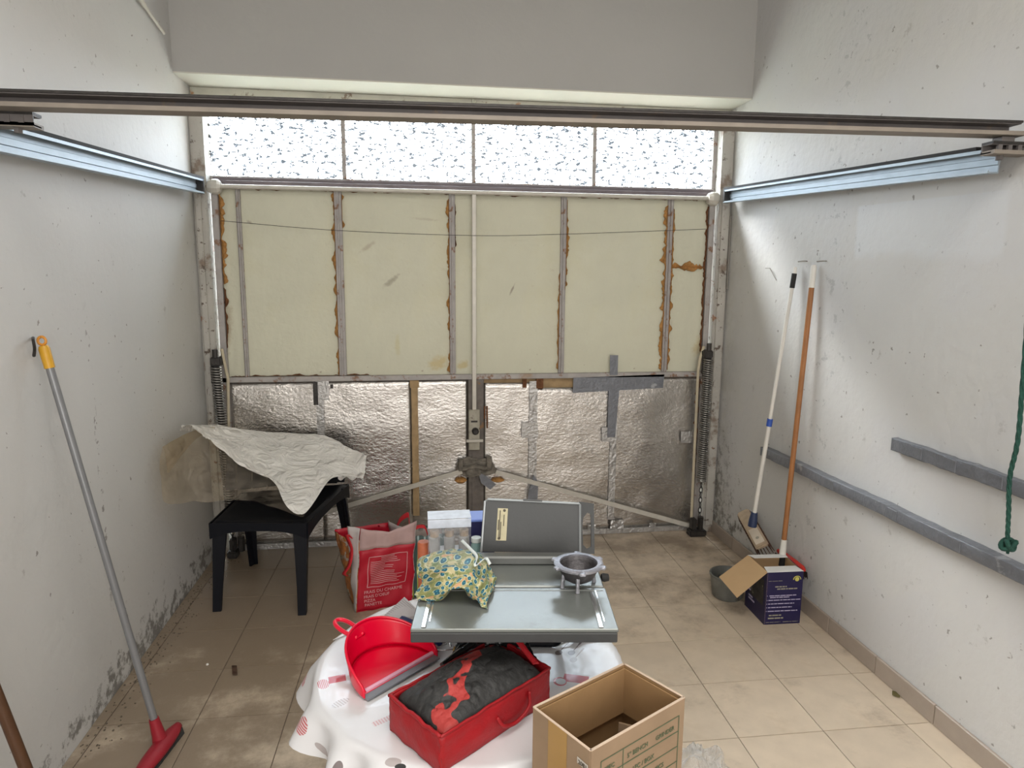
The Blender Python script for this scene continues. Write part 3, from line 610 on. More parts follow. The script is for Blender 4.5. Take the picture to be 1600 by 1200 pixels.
for i in range(4):
    a, b = cor[i], cor[(i+1) % 4]; oa = (a-Vector((cc.x, cc.y, a.z)))*.10; ob = (b-Vector((cc.x, cc.y, b.z)))*.10; oa.z = ob.z = 0
    def ap(u, v): p = (a+oa).lerp(b+ob, u); dep = .040+.040*abs(2*u-1)**3; return p+Vector((0, 0, .004-dep*v))
    mb.grid(ap, 20, 2, .006)
obj('apron', mb, mBlk, ch, smooth=True)
bl_, br_ = Vector((-1.10, 3.84, .47)), Vector((-.44, 3.82, .50))
def backp(u, v):
    p = bl_.lerp(br_, u); w_ = 1-.05*v*v; x = cc.x+(p.x-cc.x)*w_
    return Vector((x, p.y+.03+.055*math.sin(PI*u)+.04*v, p.z+v*(.262+.03*math.sin(PI*u)-.062*u)))
bk = MB()
for k_ in range(7):
    u0 = .09+k_*.122; bk.grid(lambda u, v: backp(u0+u*.116, -.06+v*.88), 3, 8, .008)
bk.grid(lambda u, v: backp(u, .8+.2*v), 24, 4, .014).grid(lambda u, v: backp(u, .14*v-.03), 24, 2, .012)
bk.grid(lambda u, v: backp(u*.08, v), 3, 8, .014).grid(lambda u, v: backp(.92+u*.08, v), 3, 8, .014)
obj('backrest', bk, mBlk, ch, smooth=True)

sheet = thing('plastic_sheet', 'crumpled milky plastic sheet draped over the black chair', 'plastic sheet', (-.8, 3.6, .47))
def spl(rows, u, v):
    nr = len(rows)-1; 
    def cr_(P_, t):
        n_ = len(P_)-1; t = min(max(t, 0), 1)*n_; i = min(int(t), n_-1); f_ = t-i
        a = P_[max(i-1, 0)]; b = P_[i]; c = P_[i+1]; d = P_[min(i+2, n_)]
        return .5*((2*b)+(c-a)*f_+(2*a-5*b+4*c-d)*f_*f_+(3*b-a-3*c+d)*f_**3)
    return cr_([cr_(r, u) for r in rows], v)
R_ = lambda *q: [PY(a, b, y) for a, b, y in q]
rowsA = [R_((262, 740, 3.32), (322, 676, 3.60), (400, 684, 4.00), (480, 690, 4.02), (520, 702, 4.0)),
         R_((256, 698, 3.26), (320, 668, 3.56), (400, 677, 3.93), (478, 683, 3.95), (525, 697, 3.93)),
         R_((252, 712, 3.20), (318, 700, 3.42), (392, 720, 3.52), (450, 742, 3.50), (495, 765, 3.45)),
         R_((252, 750, 3.18), (316, 742, 3.34), (385, 752, 3.40), (440, 775, 3.36), (480, 795, 3.30)),
         R_((258, 785, 3.17), (316, 783, 3.26), (372, 780, 3.28), (430, 792, 3.26), (474, 808, 3.24))]
obj('clear_skirt', MB().grid(lambda u, v: (lambda p: Vector((max(p.x, XL+.015), p.y, p.z)))(spl(rowsA, u, v)+Vector((0, 1, .4))*(.020*nz((u*4, v*3, 4))-.022*abs(nz((u*5+v*3, v*4, 7)))-.008*abs(nz((u*11-v*6, v*7, 17))))), 60, 44), mFilm, sheet, smooth='all')
rowsB = [R_((290, 676, 3.5), (345, 676, 3.80), (420, 684, 4.0), (500, 693, 4.02), (545, 712, 3.9), (574, 726, 3.75)),
         R_((288, 670, 3.46), (340, 669, 3.74), (420, 677, 3.93), (500, 684, 3.95), (545, 703, 3.85), (573, 718, 3.72)),
         R_((300, 672, 3.42), (350, 688, 3.60), (420, 705, 3.70), (480, 712, 3.72), (535, 722, 3.68), (572, 732, 3.68)),
         R_((318, 682, 3.38), (365, 710, 3.48), (420, 738, 3.50), (470, 745, 3.50), (520, 742, 3.55), (571, 742, 3.66)),
         R_((330, 690, 3.36), (380, 725, 3.42), (425, 758, 3.38), (472, 805, 3.22), (520, 752, 3.48), (568, 750, 3.66))]
obj('folded_layer', MB().grid(lambda u, v: spl(rowsB, u, v)+Vector((0, -.045, .022))+Vector((.2, 1, .5))*(.030*nz((u*4+v*3, v*4, 14))-.034*abs(nz((u*5+v*4, v*4, 17)))-.016*abs(nz((u*9-v*8, v*7, 27)))+.012), 80, 50), mFilmW, sheet, smooth='all', label='whiter folded upper layer')
obj('hanging_tail', MB().grid(lambda u, v: PY(lerp(528, 568, u), lerp(735, 748+3*math.sin(u*14), v), 3.62+.02*nz((u*9, v*5, 3))), 20, 8), mFilmW, sheet, smooth='all')

# ============================================================ BAGS BY THE DOOR
mRed = mat('red_bag_print', (.44, .004, .022), .45, 0, .12, 8, .25, 14)
mBagW = mat('white_bag_weave', (.52, .48, .47), .5, 0, .1, 8, .25, 14)
mBagTop = mat('translucent_pink_weave', (.50, .34, .33), .5, 0, .12, 10, .25, 14)
mPrint = mat('pale_pink_print', (.72, .38, .40), .6)
mPic = mat('food_photo_print', (.46, .17, .05), .5, 0, .6, 26, .2, 20, .4, [(14, .55, .04, (.42, .40, .36)), (22, .60, .04, (.10, .12, .04))])
bg = thing('shopping_bag', 'red and white woven shopping bag with red handles on the floor', 'bag', (-.25, 3.35, 0))
b0 = Vector((-.328, 3.235, 0)); ud = Vector((.965, .25, 0)).normalized(); vd = Vector((-.27, .96, 0)).normalized(); BW, BD, BH = .285, .20, .40
def bagpt(u, v, w_): # u across, v depth, w height 0..1
    flare = 1-.03*w_
    p = b0+ud*(u*BW)+vd*(v*BD)+Vector((0, 0, w_*BH))
    return p+ud*(.03*w_-.10*w_*v+.012*nz((u*4, v*4, w_*4)))+vd*(.02*w_*(1-2*v)*.6+.014*nz((u*5+3, v*5, w_*5)))
hz_ = lambda u: 1.0+.09*abs(2*u-1)**1.5
obj('front_panel', MB().grid(lambda u, v: bagpt(u, 0, v*.80), 14, 16, .002), mRed, bg, smooth='all')
obj('front_top_band', MB().grid(lambda u, v: bagpt(u, 0, .80+v*(hz_(u)-.80)), 14, 6, .002), mBagTop, bg, smooth='all')
obj('left_gusset', MB().grid(lambda u, v: bagpt(0, u, v*.93)-ud*(.02*math.sin(PI*u)*v), 8, 16, .002), mPic, bg, smooth='all', label='orange food photo side')
obj('left_gusset_edge', MB().grid(lambda u, v: bagpt(-.004, u*.30, v*hz_(0))-ud*.003-ud*(.02*math.sin(PI*u*.30)*v), 5, 16, .002), mBagW, bg, smooth='all')
obj('right_gusset', MB().grid(lambda u, v: bagpt(1, u, v*.98)-ud*(.03*math.sin(PI*u)*v), 8, 16, .002), mBagW, bg, smooth='all')
obj('back_panel', MB().grid(lambda u, v: bagpt(u, 1, v*.95), 12, 14, .002), mRed, bg, smooth='all')
obj('bag_base', MB().grid(lambda u, v: bagpt(u, v, 0.01), 6, 6, .003), mRed, bg)
mStrap = mat('red_webbing', (.60, .02, .03), .6, 0, .1, 30, .2, 200)
def strap(name, P_, wv, parent, m_, th_=.002, n=8):
    P_ = bez(P_, n); wv = Vector(wv)
    return obj(name, MB().grid(lambda u, v: P_[min(int(round(v*(len(P_)-1))), len(P_)-1)]+wv*(u-.5), 2, len(P_)-1, th_), m_, parent, smooth='all')
strap('handle', [bagpt(-.03, .25, .93), bagpt(-.10, .25, .98), bagpt(-.05, .2, .80), bagpt(-.12, .12, .62), bagpt(-.19, .12, .50), bagpt(-.14, .16, .46)], (.02, -.03, .012), bg, mStrap)
strap('handle', [bagpt(.93, .1, 1.06), bagpt(.99, .3, 1.14), bagpt(1.02, .6, 1.04), bagpt(1.03, .8, .92)], (.0, .02, .02), bg, mStrap)
fr = []
for (u0, v0, u1, v1, w_) in ((.16, .305, .84, .305, .008), (.16, .70, .84, .70, .008)):
    obj('print_frame', MB().grid(lambda u, v: bagpt(lerp(u0, u1, u), 0, v0+(v-.5)*w_)-vd*.0035, 10, 1), mPrint, bg)
for u0 in (.16, .84): obj('print_frame', MB().grid(lambda u, v: bagpt(u0+(u-.5)*.010, 0, lerp(.305, .70, v))-vd*.0035, 1, 8), mPrint, bg)
rr = random.Random(3)
for k_ in range(15):
    zq = .68-.0235*k_; u0, u1 = .20, .60+.2*rr.random()
    if k_ in (0, 1): u0, u1 = .38, .62+.04*k_
    if k_ in (4, 7): u1 = .45
    obj('print_line', MB().grid(lambda u, v: bagpt(lerp(u0, u1, u), 0, zq+(v-.5)*.007)-vd*.0035, 8, 1), mPrint, bg)
for k_, s in enumerate(('FRAIS DU CHARME', 'FRAIS D\'OEUF', 'PIZZA', 'PANETTE')):
    p = bagpt(.12, 0, .235-.055*k_)-vd*.008; text('print_lettering', s, .023 if k_ == 0 else .021, p, ud, Vector((0, 0, 1)), mPrint, bg)

b2 = thing('vegetable_print_bag', 'dark teal shopping bag with green leek print behind the red bag', 'bag', (.02, 3.5, 0))
mLeek = mat('leek_print', (.05, .10, .10), .4, 0, .3, 4, .2, 14, .5)
k = N(mLeek); P, (gx, gy, gz) = k.geo(); cur = k.base()
wv = k.n.new('ShaderNodeTexWave'); wv.inputs['Scale'].default_value = 9; wv.inputs['Distortion'].default_value = 1.5; wv.bands_direction = 'X'; k.L.new(P, wv.inputs[0])
cur = k.mix(k.mth('MULTIPLY', k.step(wv.outputs['Fac'], .45, .7), k.mth('SUBTRACT', 1, k.step(gz, .16, .30))), cur, (.42, .50, .10)); cur = k.mix(k.mth('MULTIPLY', k.step(wv.outputs['Fac'], .7, .95), k.step(gz, .1, .3)), cur, (.28, .38, .38)); k.setbase(cur)
c0 = Vector((-.055, 3.36, 0))
def bag2(u, v, w_): return c0+Vector((u*.17+.012*nz((u*4, v*3, w_*4+5)), v*.14+u*.03+.012*nz((v*4, 3, w_*5)), w_*.335*(1+.04*nz((u*6, v*3, 9)))))
mb = MB().grid(lambda u, v: bag2(u, 0, v), 10, 14, .002).grid(lambda u, v: bag2(1, u, v), 6, 14, .002).grid(lambda u, v: bag2(u, 1, v), 10, 14, .002).grid(lambda u, v: bag2(0, u, v), 6, 14, .002)
obj('bag_body', mb, mLeek, b2, smooth='all'); obj('bag_top', MB().grid(lambda u, v: bag2(u, v, .97)+Vector((0, 0, -.015*math.sin(PI*v))), 8, 6, .002), mat('grey_pink_lining', (.38, .32, .30), .6), b2, smooth='all')
strap('handle', [bag2(.12, 0, .98), bag2(.15, .1, 1.12), bag2(.4, .2, 1.13), bag2(.5, .3, .97)], (.0, .018, .012), b2, mStrap)

# ============================================================ TABLE, CLOTH
TC = Vector((.12, 1.56)); TR = .368; TZ = .716
tb = thing('round_table', 'small round table hidden under the printed oilcloth', 'table', (TC.x, TC.y, 0))
mWhiteP = mat('white_plastic', (.7, .7, .7), .4)
obj('tabletop', MB().lathe([(0, 0), (TR-.004, 0), (TR, .006), (TR, .018), (TR-.006, .024), (0, .024)], (TC.x, TC.y, TZ-.025), 48), mWhiteP, tb, smooth=True)
for a in (45, 135, 225, 315):
    q = math.radians(a); obj('leg', MB().tube([(TC.x+math.cos(q)*.25, TC.y+math.sin(q)*.25, TZ-.025), (TC.x+math.cos(q)*.30, TC.y+math.sin(q)*.30, 0)], [.022, .016], 10), mWhiteP, tb, smooth=True)
mCloth = mat('printed_oilcloth', (.70, .70, .72), .28, 0, .02, 5, .06, 30, .5, coat=.15)
def over(q):
    d = (math.degrees(q)) % 360
    return (.112+.026*abs(math.cos(2*(q-.35)))**3+.012*math.sin(5*q))*(1-.38*max(0, math.cos(math.radians(d-228)))**6)
def clothp(u, v):
    q = 2*PI*u; Lr = TR+.004; tot = Lr+over(q); r = v*tot
    if r <= Lr: x, z = r, TZ+.0022+.0012*nz((r*9*math.cos(q), r*9*math.sin(q), 2)); ext = 0
    else:
        s = r-Lr; fo = .5+.5*math.sin(17*q+2.2*math.sin(3*q)+.6); k2 = min(s/.05, 1); wide = max(0, math.cos(q-math.radians(200)))**.7; ax = math.radians(lerp(lerp(80, 58, wide), 88, 1-fo))
        rb = .012; bend = min(s/rb, ax); x = Lr+rb*math.sin(bend)+max(0, s-rb*ax)*math.cos(ax); z = TZ+.0022-rb*(1-math.cos(bend))-max(0, s-rb*ax)*math.sin(ax)
        x += (.004+.012*wide)*k2*fo; r_z = .012*wide*k2*math.sin(9*q+2); z += r_z*.5
    return Vector((TC.x+x*math.cos(q), TC.y+x*math.sin(q), z)), (r*math.cos(q), r*math.sin(q))
NU, NV = 176, 46; mb = MB(); mb.uv = []; V = []; Q = []
for j in range(NV+1):
    v = .02+.98*(j/NV)
    for i in range(NU): p, uvv = clothp(i/NU, v); V.append(p); mb.uv.append(uvv)
for j in range(NV):
    for i in range(NU): Q.append((j*NU+i, j*NU+(i+1) % NU, (j+1)*NU+(i+1) % NU, (j+1)*NU+i))
Q.append(tuple(range(NU))); mb.add(V, Q)
cl = obj('tablecloth', mb, mCloth, smooth='all'); tag(cl, 'white oilcloth printed with spoons and red mugs over the round table', 'tablecloth')
k = N(mCloth); uvn = k.n.new('ShaderNodeUVMap'); sx_ = k.n.new('ShaderNodeSeparateXYZ'); k.L.new(uvn.outputs[0], sx_.inputs[0]); U, V_ = sx_.outputs[0], sx_.outputs[1]; cur = k.base()
def ell(cx, cy, a, b, rot, col, box=False, stripes=False):
    global cur
    c_, s2 = math.cos(rot), math.sin(rot); dx = k.mth('SUBTRACT', U, cx); dy = k.mth('SUBTRACT', V_, cy)
    X = k.mth('DIVIDE', k.mth('ADD', k.mth('MULTIPLY', dx, c_), k.mth('MULTIPLY', dy, s2)), a); Y = k.mth('DIVIDE', k.mth('SUBTRACT', k.mth('MULTIPLY', dy, c_), k.mth('MULTIPLY', dx, s2)), b)
    if box: d = k.mth('MAXIMUM', k.mth('ABSOLUTE', X), k.mth('ABSOLUTE', Y))
    else: d = k.mth('SQRT', k.mth('ADD', k.mth('MULTIPLY', X, X), k.mth('MULTIPLY', Y, Y)))
    mk = k.mth('LESS_THAN', d, 1.0)
    if stripes: mk = k.mth('MULTIPLY', mk, k.mth('ADD', .55, k.mth('MULTIPLY', k.mth('SINE', k.mth('MULTIPLY', X, 22)), .45)))
    cur = k.mix(mk, cur, col)
def T(px, py): p = PZ(px, py, TZ); return p.x-TC.x, p.y-TC.y
G1, G2, RD = (.20, .17, .17), (.42, .38, .38), (.48, .02, .03)
def skirt(deg, dd): r = TR+dd; return r*math.cos(math.radians(deg)), r*math.sin(math.radians(deg))
def spoon(cx, cy, rot, col, a=.020, b=.012, ln=.05):
    ell(cx, cy, a, b, rot, col); ell(cx+math.cos(rot)*ln*.85, cy+math.sin(rot)*ln*.85, ln*.5, .0014, rot, col, True); ell(cx+math.cos(rot)*ln*1.55, cy+math.sin(rot)*ln*1.55, ln*.25, .0026, rot, col, True)
for (px, py) in ((873, 1021), (893, 1021), (896, 1032)): x, y = T(px, py); spoon(x, y, .9, G1 if px < 895 else G2, .012, .009, .035)
x, y = T(900, 1062); ell(x, y, .030, .016, -.35, RD, True); x, y = T(875, 1066); ell(x, y, .016, .018, 0, RD); ell(x+.002, y, .012, .013, 0, (.70, .70, .72))
x, y = T(527, 1062); ell(x, y, .020, .014, .2, RD, True); x, y = T(505, 1070); ell(x, y, .014, .020, .3, RD, False, True)
x, y = T(532, 1100); ell(x, y, .022, .012, .7, G2, False, True); x, y = T(597, 1128); ell(x, y, .022, .008, .5, (.62, .36, .38), True, True)
x, y = T(560, 1022); ell(x, y, .02, .01, .5, (.65, .45, .45), False, True)
for dg, dd, rot, col, a, b in ((280, .06, 1.3, G2, .015, .012), (246, .12, 1.1, G2, .018, .012), (185, .05, .2, G2, .016, .009), (300, .06, 1.3, RD, .02, .014), (170, .08, 1.3, RD, .02, .014), (330, .08, 1.3, G1, .02, .012), (20, .08, .3, G1, .02, .012), (60, .1, 1.3, RD, .02, .014), (110, .1, 1.3, G1, .02, .014)):
    x, y = skirt(dg, dd); spoon(x, y, rot+PI*.9, col, a, b, .04) if col is not RD else ell(x, y, a, b, rot, col, False, True)
def TS(px, py, z):
    p = PZ(px, py, z); d = Vector((p.x-TC.x, p.y-TC.y)); d.normalize(); rr_ = TR+(TZ-z)*1.15; return d.x*rr_, d.y*rr_
for px, py, z, col, a, b, rot in ((530, 1184, .655, G1, .013, .017, .5), (577, 1172, .665, G1, .015, .010, .9), (652, 1192, .67, G1, .016, .014, .3), (520, 1165, .65, G2, .008, .020, .2), (640, 1165, .705, G2, .017, .009, -.3), (648, 1173, .70, (.03, .03, .03), .012, .006, -.2)):
    x, y = TS(px, py, z); ell(x, y, a, b, rot, col)
x, y = TS(500, 1135, .665); ell(x, y, .017, .024, .4, RD, False, True)
k.setbase(cur)

# ------------------------------------------------------------ tile cutter (grey steel table saw)
SZ = .93
mSaw = mat('grey_green_saw_enamel', (.20, .215, .205), .26, .25, .07, 7, .04, 80, .5, [(4, .62, .1, (.15, .16, .14))])
mSawD = mat('dark_grey_saw_enamel', (.055, .057, .058), .5, .1, .1, 8, .05, 80)
mAlu = mat('bright_aluminium', (.72, .73, .74), .25, .9, .06, 20)
mSawE0 = mat('scratched_enamel_strip', (.32, .33, .32), .35, .3)
sw = thing('tile_cutter', 'grey steel bench tile cutter with raised back plate on the table', 'tile cutter', (.2, 1.5, TZ+.005))
fL, fR = PZ(641, 983, SZ), PZ(967, 983, SZ); sd = (fR-fL).normalized(); sv = Vector((-sd.y, sd.x, 0)); SW = (fR-fL).length; up_ = Vector((0, 0, 1))
def sp_(u, v, z=0): return fL+sd*u+sv*v+up_*z
MS = Matrix(((sd.x, sv.x, 0, fL.x), (sd.y, sv.y, 0, fL.y), (0, 0, 1, SZ), (0, 0, 0, 1)))
g0 = (sp_(0, 0)-PZ(700, 917, SZ)).dot(-sv)
obj('front_plate', MB().box((0, 0, -.009), (SW, g0-.004, 0), .002, MS), mSaw, sw)
obj('rear_plate', MB().box((.004, g0+.005, -.009), (SW-.002, g0+.150, 0), .003, MS), mSaw, sw)
obj('front_skirt', MB().box((.0, .0, -.032), (SW-.002, .014, -.0095), .002, MS).box((.003, .018, -.030), (.012, g0+.14, -.0095), .001, MS).box((SW-.02, .018, -.030), (SW-.012, g0+.14, -.0095), .001, MS), mSawD, sw)
obj('blade_slot', MB().box((.01, g0-.006, -.02), (SW-.01, g0+.008, -.012), 0, MS), mRubber, sw)
obj('ruler_strip', MB().box((.02, g0-.020, 0), (SW-.008, g0-.015, .0010), 0, MS), mSawE0, sw)
for u in (.022, SW-.042): obj('side_rail', MB().box((u, .006, 0), (u+.010, g0-.03, .0025), .001, MS).box((u+.014, .03, 0), (u+.017, g0-.02, .0015), 0, MS), mAlu, sw)
g1 = (PZ(800, 884, SZ)-fL).dot(sv)
obj('rip_fence', MB().box((.08, g1, .001), (SW-.06, g1+.034, .024), .004, MS), mat('mid_grey_enamel', (.14, .145, .14), .4, .2), sw)
obj('fence_knob', MB().lathe([(0, 0), (.009, 0), (.011, .006), (.009, .018), (0, .018)], sp_(SW+.0, g0+.06, -.004), 10, Matrix.Rotation(PI/2, 3, 'Y')), mRubber, sw, smooth=True)
obj('motor_housing', MB().box((.12, g0+.03, -.085), (SW-.10, g0+.14, -.0095), .015, MS), mSawD, sw)
# upright splash plate
yb = sp_(0, g1+.05).y
pz0 = SZ+.004
bl2, br2 = PY(752, 862, yb+.03), PY(906, 864, yb+.0); tl2, tr2 = PY(758, 780, yb+.065), PY(906, 787, yb+.035)
nrm = (br2-bl2).cross(tl2-bl2).normalized(); nrm = nrm if nrm.y > 0 else -nrm
gp = lambda u, v: bl2.lerp(br2, u).lerp(tl2.lerp(tr2, u), v)
cs = [(0, .02), (.02, 0), (.98, 0), (1, .02), (1, .98), (.98, 1), (.05, 1), (.01, .96)]
bp_ = obj('back_plate', MB().prism([gp(u, v) for u, v in cs], nrm*.03), mSawD, sw)
mSawE = mat('light_plate_edge', (.30, .32, .33), .35, .4, .08, 10)
eb = MB().tube([gp(.0, .0)-nrm*.002, gp(.0, .96)-nrm*.002, gp(.03, 1.0)-nrm*.002, gp(.99, 1.0)-nrm*.002, gp(1.0, .98)-nrm*.002, gp(1.0, .0)-nrm*.002], .0035, 6)
obj('plate_edge', eb, mSawE, bp_)
obj('plate_clip', MB().prism([gp(.40, .985)-nrm*.005, gp(.60, .985)-nrm*.005, gp(.60, 1.03)-nrm*.005, gp(.40, 1.03)-nrm*.005], nrm*.03), mSawD, bp_)
mLabel = mat('yellowed_label', (.52, .47, .30), .5, 0, .15, 40)
obj('rating_label', MB().prism([gp(.14, .22)-nrm*.0015, gp(.245, .22)-nrm*.0015, gp(.245, .84)-nrm*.0015, gp(.14, .84)-nrm*.0015], nrm*.0012), mLabel, bp_, label='yellowed rating label')
mInk = mat('dark_ink', (.07, .055, .035), .6)
for u0, v0, v1 in ((.150, .42, .62), (.162, .25, .80), (.176, .25, .58), (.205, .5, .72)):
    obj('label_print', MB().prism([gp(u0, v0)-nrm*.0022, gp(u0+.009, v0)-nrm*.0022, gp(u0+.009, v1)-nrm*.0022, gp(u0, v1)-nrm*.0022], nrm*.0005), mInk, bp_)
for v0 in (.26, .80): p = gp(.21 if v0 > .5 else .17, v0)-nrm*.0018; obj('label_print', MB().lathe([(0, 0), (.004, 0)], p, 10, nrm.to_track_quat('Z', 'Y').to_matrix()), mInk, bp_)
# handle plate with the oval grip hole
hl, hr = PY(908, 864, yb+.03), PY(929, 864, yb+.03); ht, hq = PY(906, 784, yb+.06), PY(928, 787, yb+.06)
hp = lambda u, v: hl.lerp(hr, u).lerp(ht.lerp(hq, u), v)
outer = [(0, 0), (1, 0), (1, 1), (0, 1)]; inner = [(.16, .16), (.45, .08), (.74, .12), (.78, .5), (.74, .78), (.5, .80), (.2, .68), (.14, .5)]
ring = [(-.05, -.02), (.45, -.02), (1, -.02), (1.0, .5), (1, 1.0), (.5, 1), (-.05, 1), (-.05, .5)]
VV = [hp(*q) for q in ring]+[hp(*q) for q in inner]; VV += [v+nrm*.008 for v in VV]; Q = []
for i in range(8): j = (i+1) % 8; Q += [(i, j, 8+j, 8+i), (16+i, 24+i, 24+j, 16+j), (i, 16+i, 16+j, j), (8+i, 8+j, 24+j, 24+i)]
obj('grip_plate', MB().add(VV, Q), mSawD, sw, label='grip plate with oval hand hole')
# tubular foot
lg = bez([sp_(.07, .26, -.03), sp_(.072, .27, -.12), sp_(.085, .285, -.19), sp_(.12, .29, -.203), sp_(.25, .29, -.203), sp_(.31, .29, -.203), sp_(.345, .285, -.19), sp_(.355, .27, -.12), sp_(.355, .26, -.03)], 8)
for p in lg: p.z = max(p.z, TZ+.012)
obj('tubular_foot', MB().tube(lg, .0085, 8), mBlk, sw, smooth='all')
lg2 = [p+sv*.10 for p in lg]; obj('tubular_foot', MB().tube(lg2, .0085, 8), mBlk, sw, smooth='all')

# cast metal bowl
mCast = mat('cast_aluminium', (.38, .38, .42), .42, .75, .18, 30, .3, 120)
mCastD = mat('stained_cast_inside', (.09, .085, .09), .5, .6, .4, 18, .4, 60)
bc = PZ(905, 905, SZ); bw = thing('cast_bowl', 'round cast metal bowl with flanged rim and three feet on the tile cutter', 'bowl', (bc.x, bc.y, SZ+.0005))
rc = PZ(904, 881, SZ+.055); bc = Vector((rc.x, rc.y, 0)); R1 = .046
obj('bowl_body', MB().lathe([(0, .016), (.018, .017), (.034, .026), (.044, .044), (.046, .055), (.049, .055), (.047, .042), (.037, .022), (.02, .011), (0, .010)], (bc.x, bc.y, SZ), 36), mCastD, bw, smooth='all')
rim = MB().lathe([(.046, .052), (.057, .052), (.060, .054), (.060, .058), (.057, .060), (.046, .060)], (bc.x, bc.y, SZ), 40, closed=True)
for a in (20, 80, 150, 200, 265, 330):
    q = math.radians(a); rim.box((.056, -.008, .052), (.068, .008, .059), .002, Matrix.Translation((bc.x, bc.y, SZ)) @ Matrix.Rotation(q, 4, 'Z'))
obj('rim_flange', rim, mCast, bw, smooth=True)
for a in (255, 15, 135, 195):
    q = math.radians(a); d = Vector((math.cos(q), math.sin(q), 0)); c_ = Vector((bc.x, bc.y, SZ))
    obj('foot', MB().tube([c_+d*.040+up_*.035, c_+d*.043+up_*.016, c_+d*.044+up_*.0008], [.0055, .004, .0055], 8), mCast, bw, smooth=True)

# floral pouch
mFlor = mat('floral_cotton', (.26, .27, .10), .42, 0, .35, 60, .2, 100)
k = N(mFlor); tcx = k.n.new('ShaderNodeUVMap').outputs[0]; cur = k.base()
cur = k.mix(k.step(k.noise(tcx, 75, 3), .50, .54), cur, (.50, .44, .24)); cur = k.mix(k.step(k.noise(tcx, 110, 2), .57, .60), cur, (.16, .22, .10)); cur = k.mix(k.step(k.noise(tcx, 50, 2), .60, .63), cur, (.55, .30, .15))
vo = k.n.new('ShaderNodeTexVoronoi'); vo.voronoi_dimensions = '2D'; vo.inputs['Scale'].default_value = 88; vo.inputs['Randomness'].default_value = .7; k.L.new(tcx, vo.inputs[0]); dd_ = vo.outputs['Distance']
cur = k.mix(k.mth('LESS_THAN', dd_, .36), cur, (.50, .56, .38)); cur = k.mix(k.mth('LESS_THAN', dd_, .29), cur, (.015, .11, .17)); cur = k.mix(k.mth('LESS_THAN', dd_, .07), cur, (.10, .35, .42)); k.setbase(cur)
po = thing('floral_pouch', 'crumpled green and blue floral fabric bundle lying on the tile cutter', 'fabric bundle', (.07, 1.5, SZ+.001))
rowsP = [[PZ(668, 865, .945), PZ(700, 857, .95), PZ(742, 860, .955), PZ(760, 878, .945), PZ(768, 900, .936)],
         [PZ(655, 872, .965), PZ(690, 864, .985), PZ(738, 866, .99), PZ(764, 885, .965), PZ(776, 903, .936)],
         [PZ(652, 892, .965), PZ(690, 884, 1.005), PZ(735, 886, 1.01), PZ(760, 903, .965), PZ(774, 915, .936)],
         [PZ(660, 908, .955), PZ(695, 903, .990), PZ(730, 902, .992), PZ(752, 922, .960), PZ(766, 930, .94)],
         [PZ(650, 925, .945), PZ(690, 925, .965), PZ(715, 915, .985), PZ(742, 930, .960), PZ(762, 943, .938)],
         [PZ(652, 938, .935), PZ(688, 938, .935), PZ(718, 912, .970), PZ(742, 938, .945), PZ(763, 951, .934)]]
def pf(u, v):
    p = spl(rowsP, u, v); d = .010*nz((u*7, v*7, 1))+.009*abs(nz((u*15, v*12, 5)))-.004; p = p+Vector((d*.5, -d*.5, d)); p.z = max(p.z, SZ+.003); return p
mb = MB().grid(pf, 56, 56); mb.uv = [(i/56*.135, j/56*.125) for j in range(57) for i in range(57)]
obj('fabric_body', mb, mFlor, po, smooth='all')
def pf2(u, v):
    q = 2*PI*u; c_ = PZ(705, 905, .945); r = .052*math.sin(PI*v)*(1+.2*nz((math.cos(q)*2, math.sin(q)*2, v*3))); return Vector((c_.x+r*math.cos(q)*1.1, c_.y+r*math.sin(q)*.7, max(SZ+.002, SZ+.028-.024*math.cos(PI*v))))
obj('fabric_core', MB().grid(pf2, 24, 12), mFlor, po, smooth='all')
strap('highlight_strip', [PZ(722, 845, 1.0), PZ(735, 858, 1.0), PZ(745, 870, .995), PZ(742, 884, 1.0), PZ(758, 872, .985), PZ(766, 882, .975)], (.006, .002, .004), po, mat('highlight_white', (.70, .75, .75), .7))  # window highlight on the fabric, modelled as a thin white strip

# items at the back of the table: pack, blue box, jar
mPk = film('bag_of_rolls_film', (.80, .84, .90), .80, .2, (1, 1, 1))
def TPx(px, y, z=TZ+.004): # point on table depth y under pixel column
    p = PY(px, 860, y); return Vector((p.x, y, z))
Yp = 1.83
pk = thing('pack_of_rolls', 'clear plastic pack of small pale rolls behind the floral bundle', 'pack', TPx(703, Yp))
x0, x1 = TPx(670, Yp).x, TPx(735, Yp).x; zt_ = PY(700, 812, Yp).z
roll = mat('pale_grey_roll', (.42, .42, .40), .6, 0, .15, 30); cap = mat('tan_cap', (.50, .38, .26), .6, 0, .35, 60)
zr = TZ+.006; nr_ = 3
obj('support_block', MB().box((x0+.004, Yp, TZ+.004), (x1-.004, Yp+.06, zt_-.10), .003), mat('white_card', (.72, .72, .74), .6), pk)
for i in range(3):
    xx = lerp(x0+.017, x1-.017, i/2); obj('roll', MB().lathe([(0, 0), (.0145, 0), (.0155, .003), (.0155, .042), (.012, .045), (0, .045)], (xx, Yp+.018, zt_-.10), 16), roll, pk, smooth=True)
    obj('roll_cap', MB().lathe([(0, 0), (.013, 0), (.013, .018), (.010, .020), (0, .020)], (xx, Yp+.018, zt_-.0545), 16), cap, pk, smooth=True)
obj('wrapper', MB().grid(lambda u, v: (lerp(x0-.002, x1+.002, u), Yp-.004+.004*nz((u*7, v*7, 3)), lerp(zt_-.105, zt_-.0+.003*u, v)), 14, 12).grid(lambda u, v: (lerp(x0-.002, x1+.002, u), lerp(Yp-.004, Yp+.06, v), zt_+.003*u+.003*nz((u*6, v*6, 1))), 14, 6), mPk, pk, smooth='all')
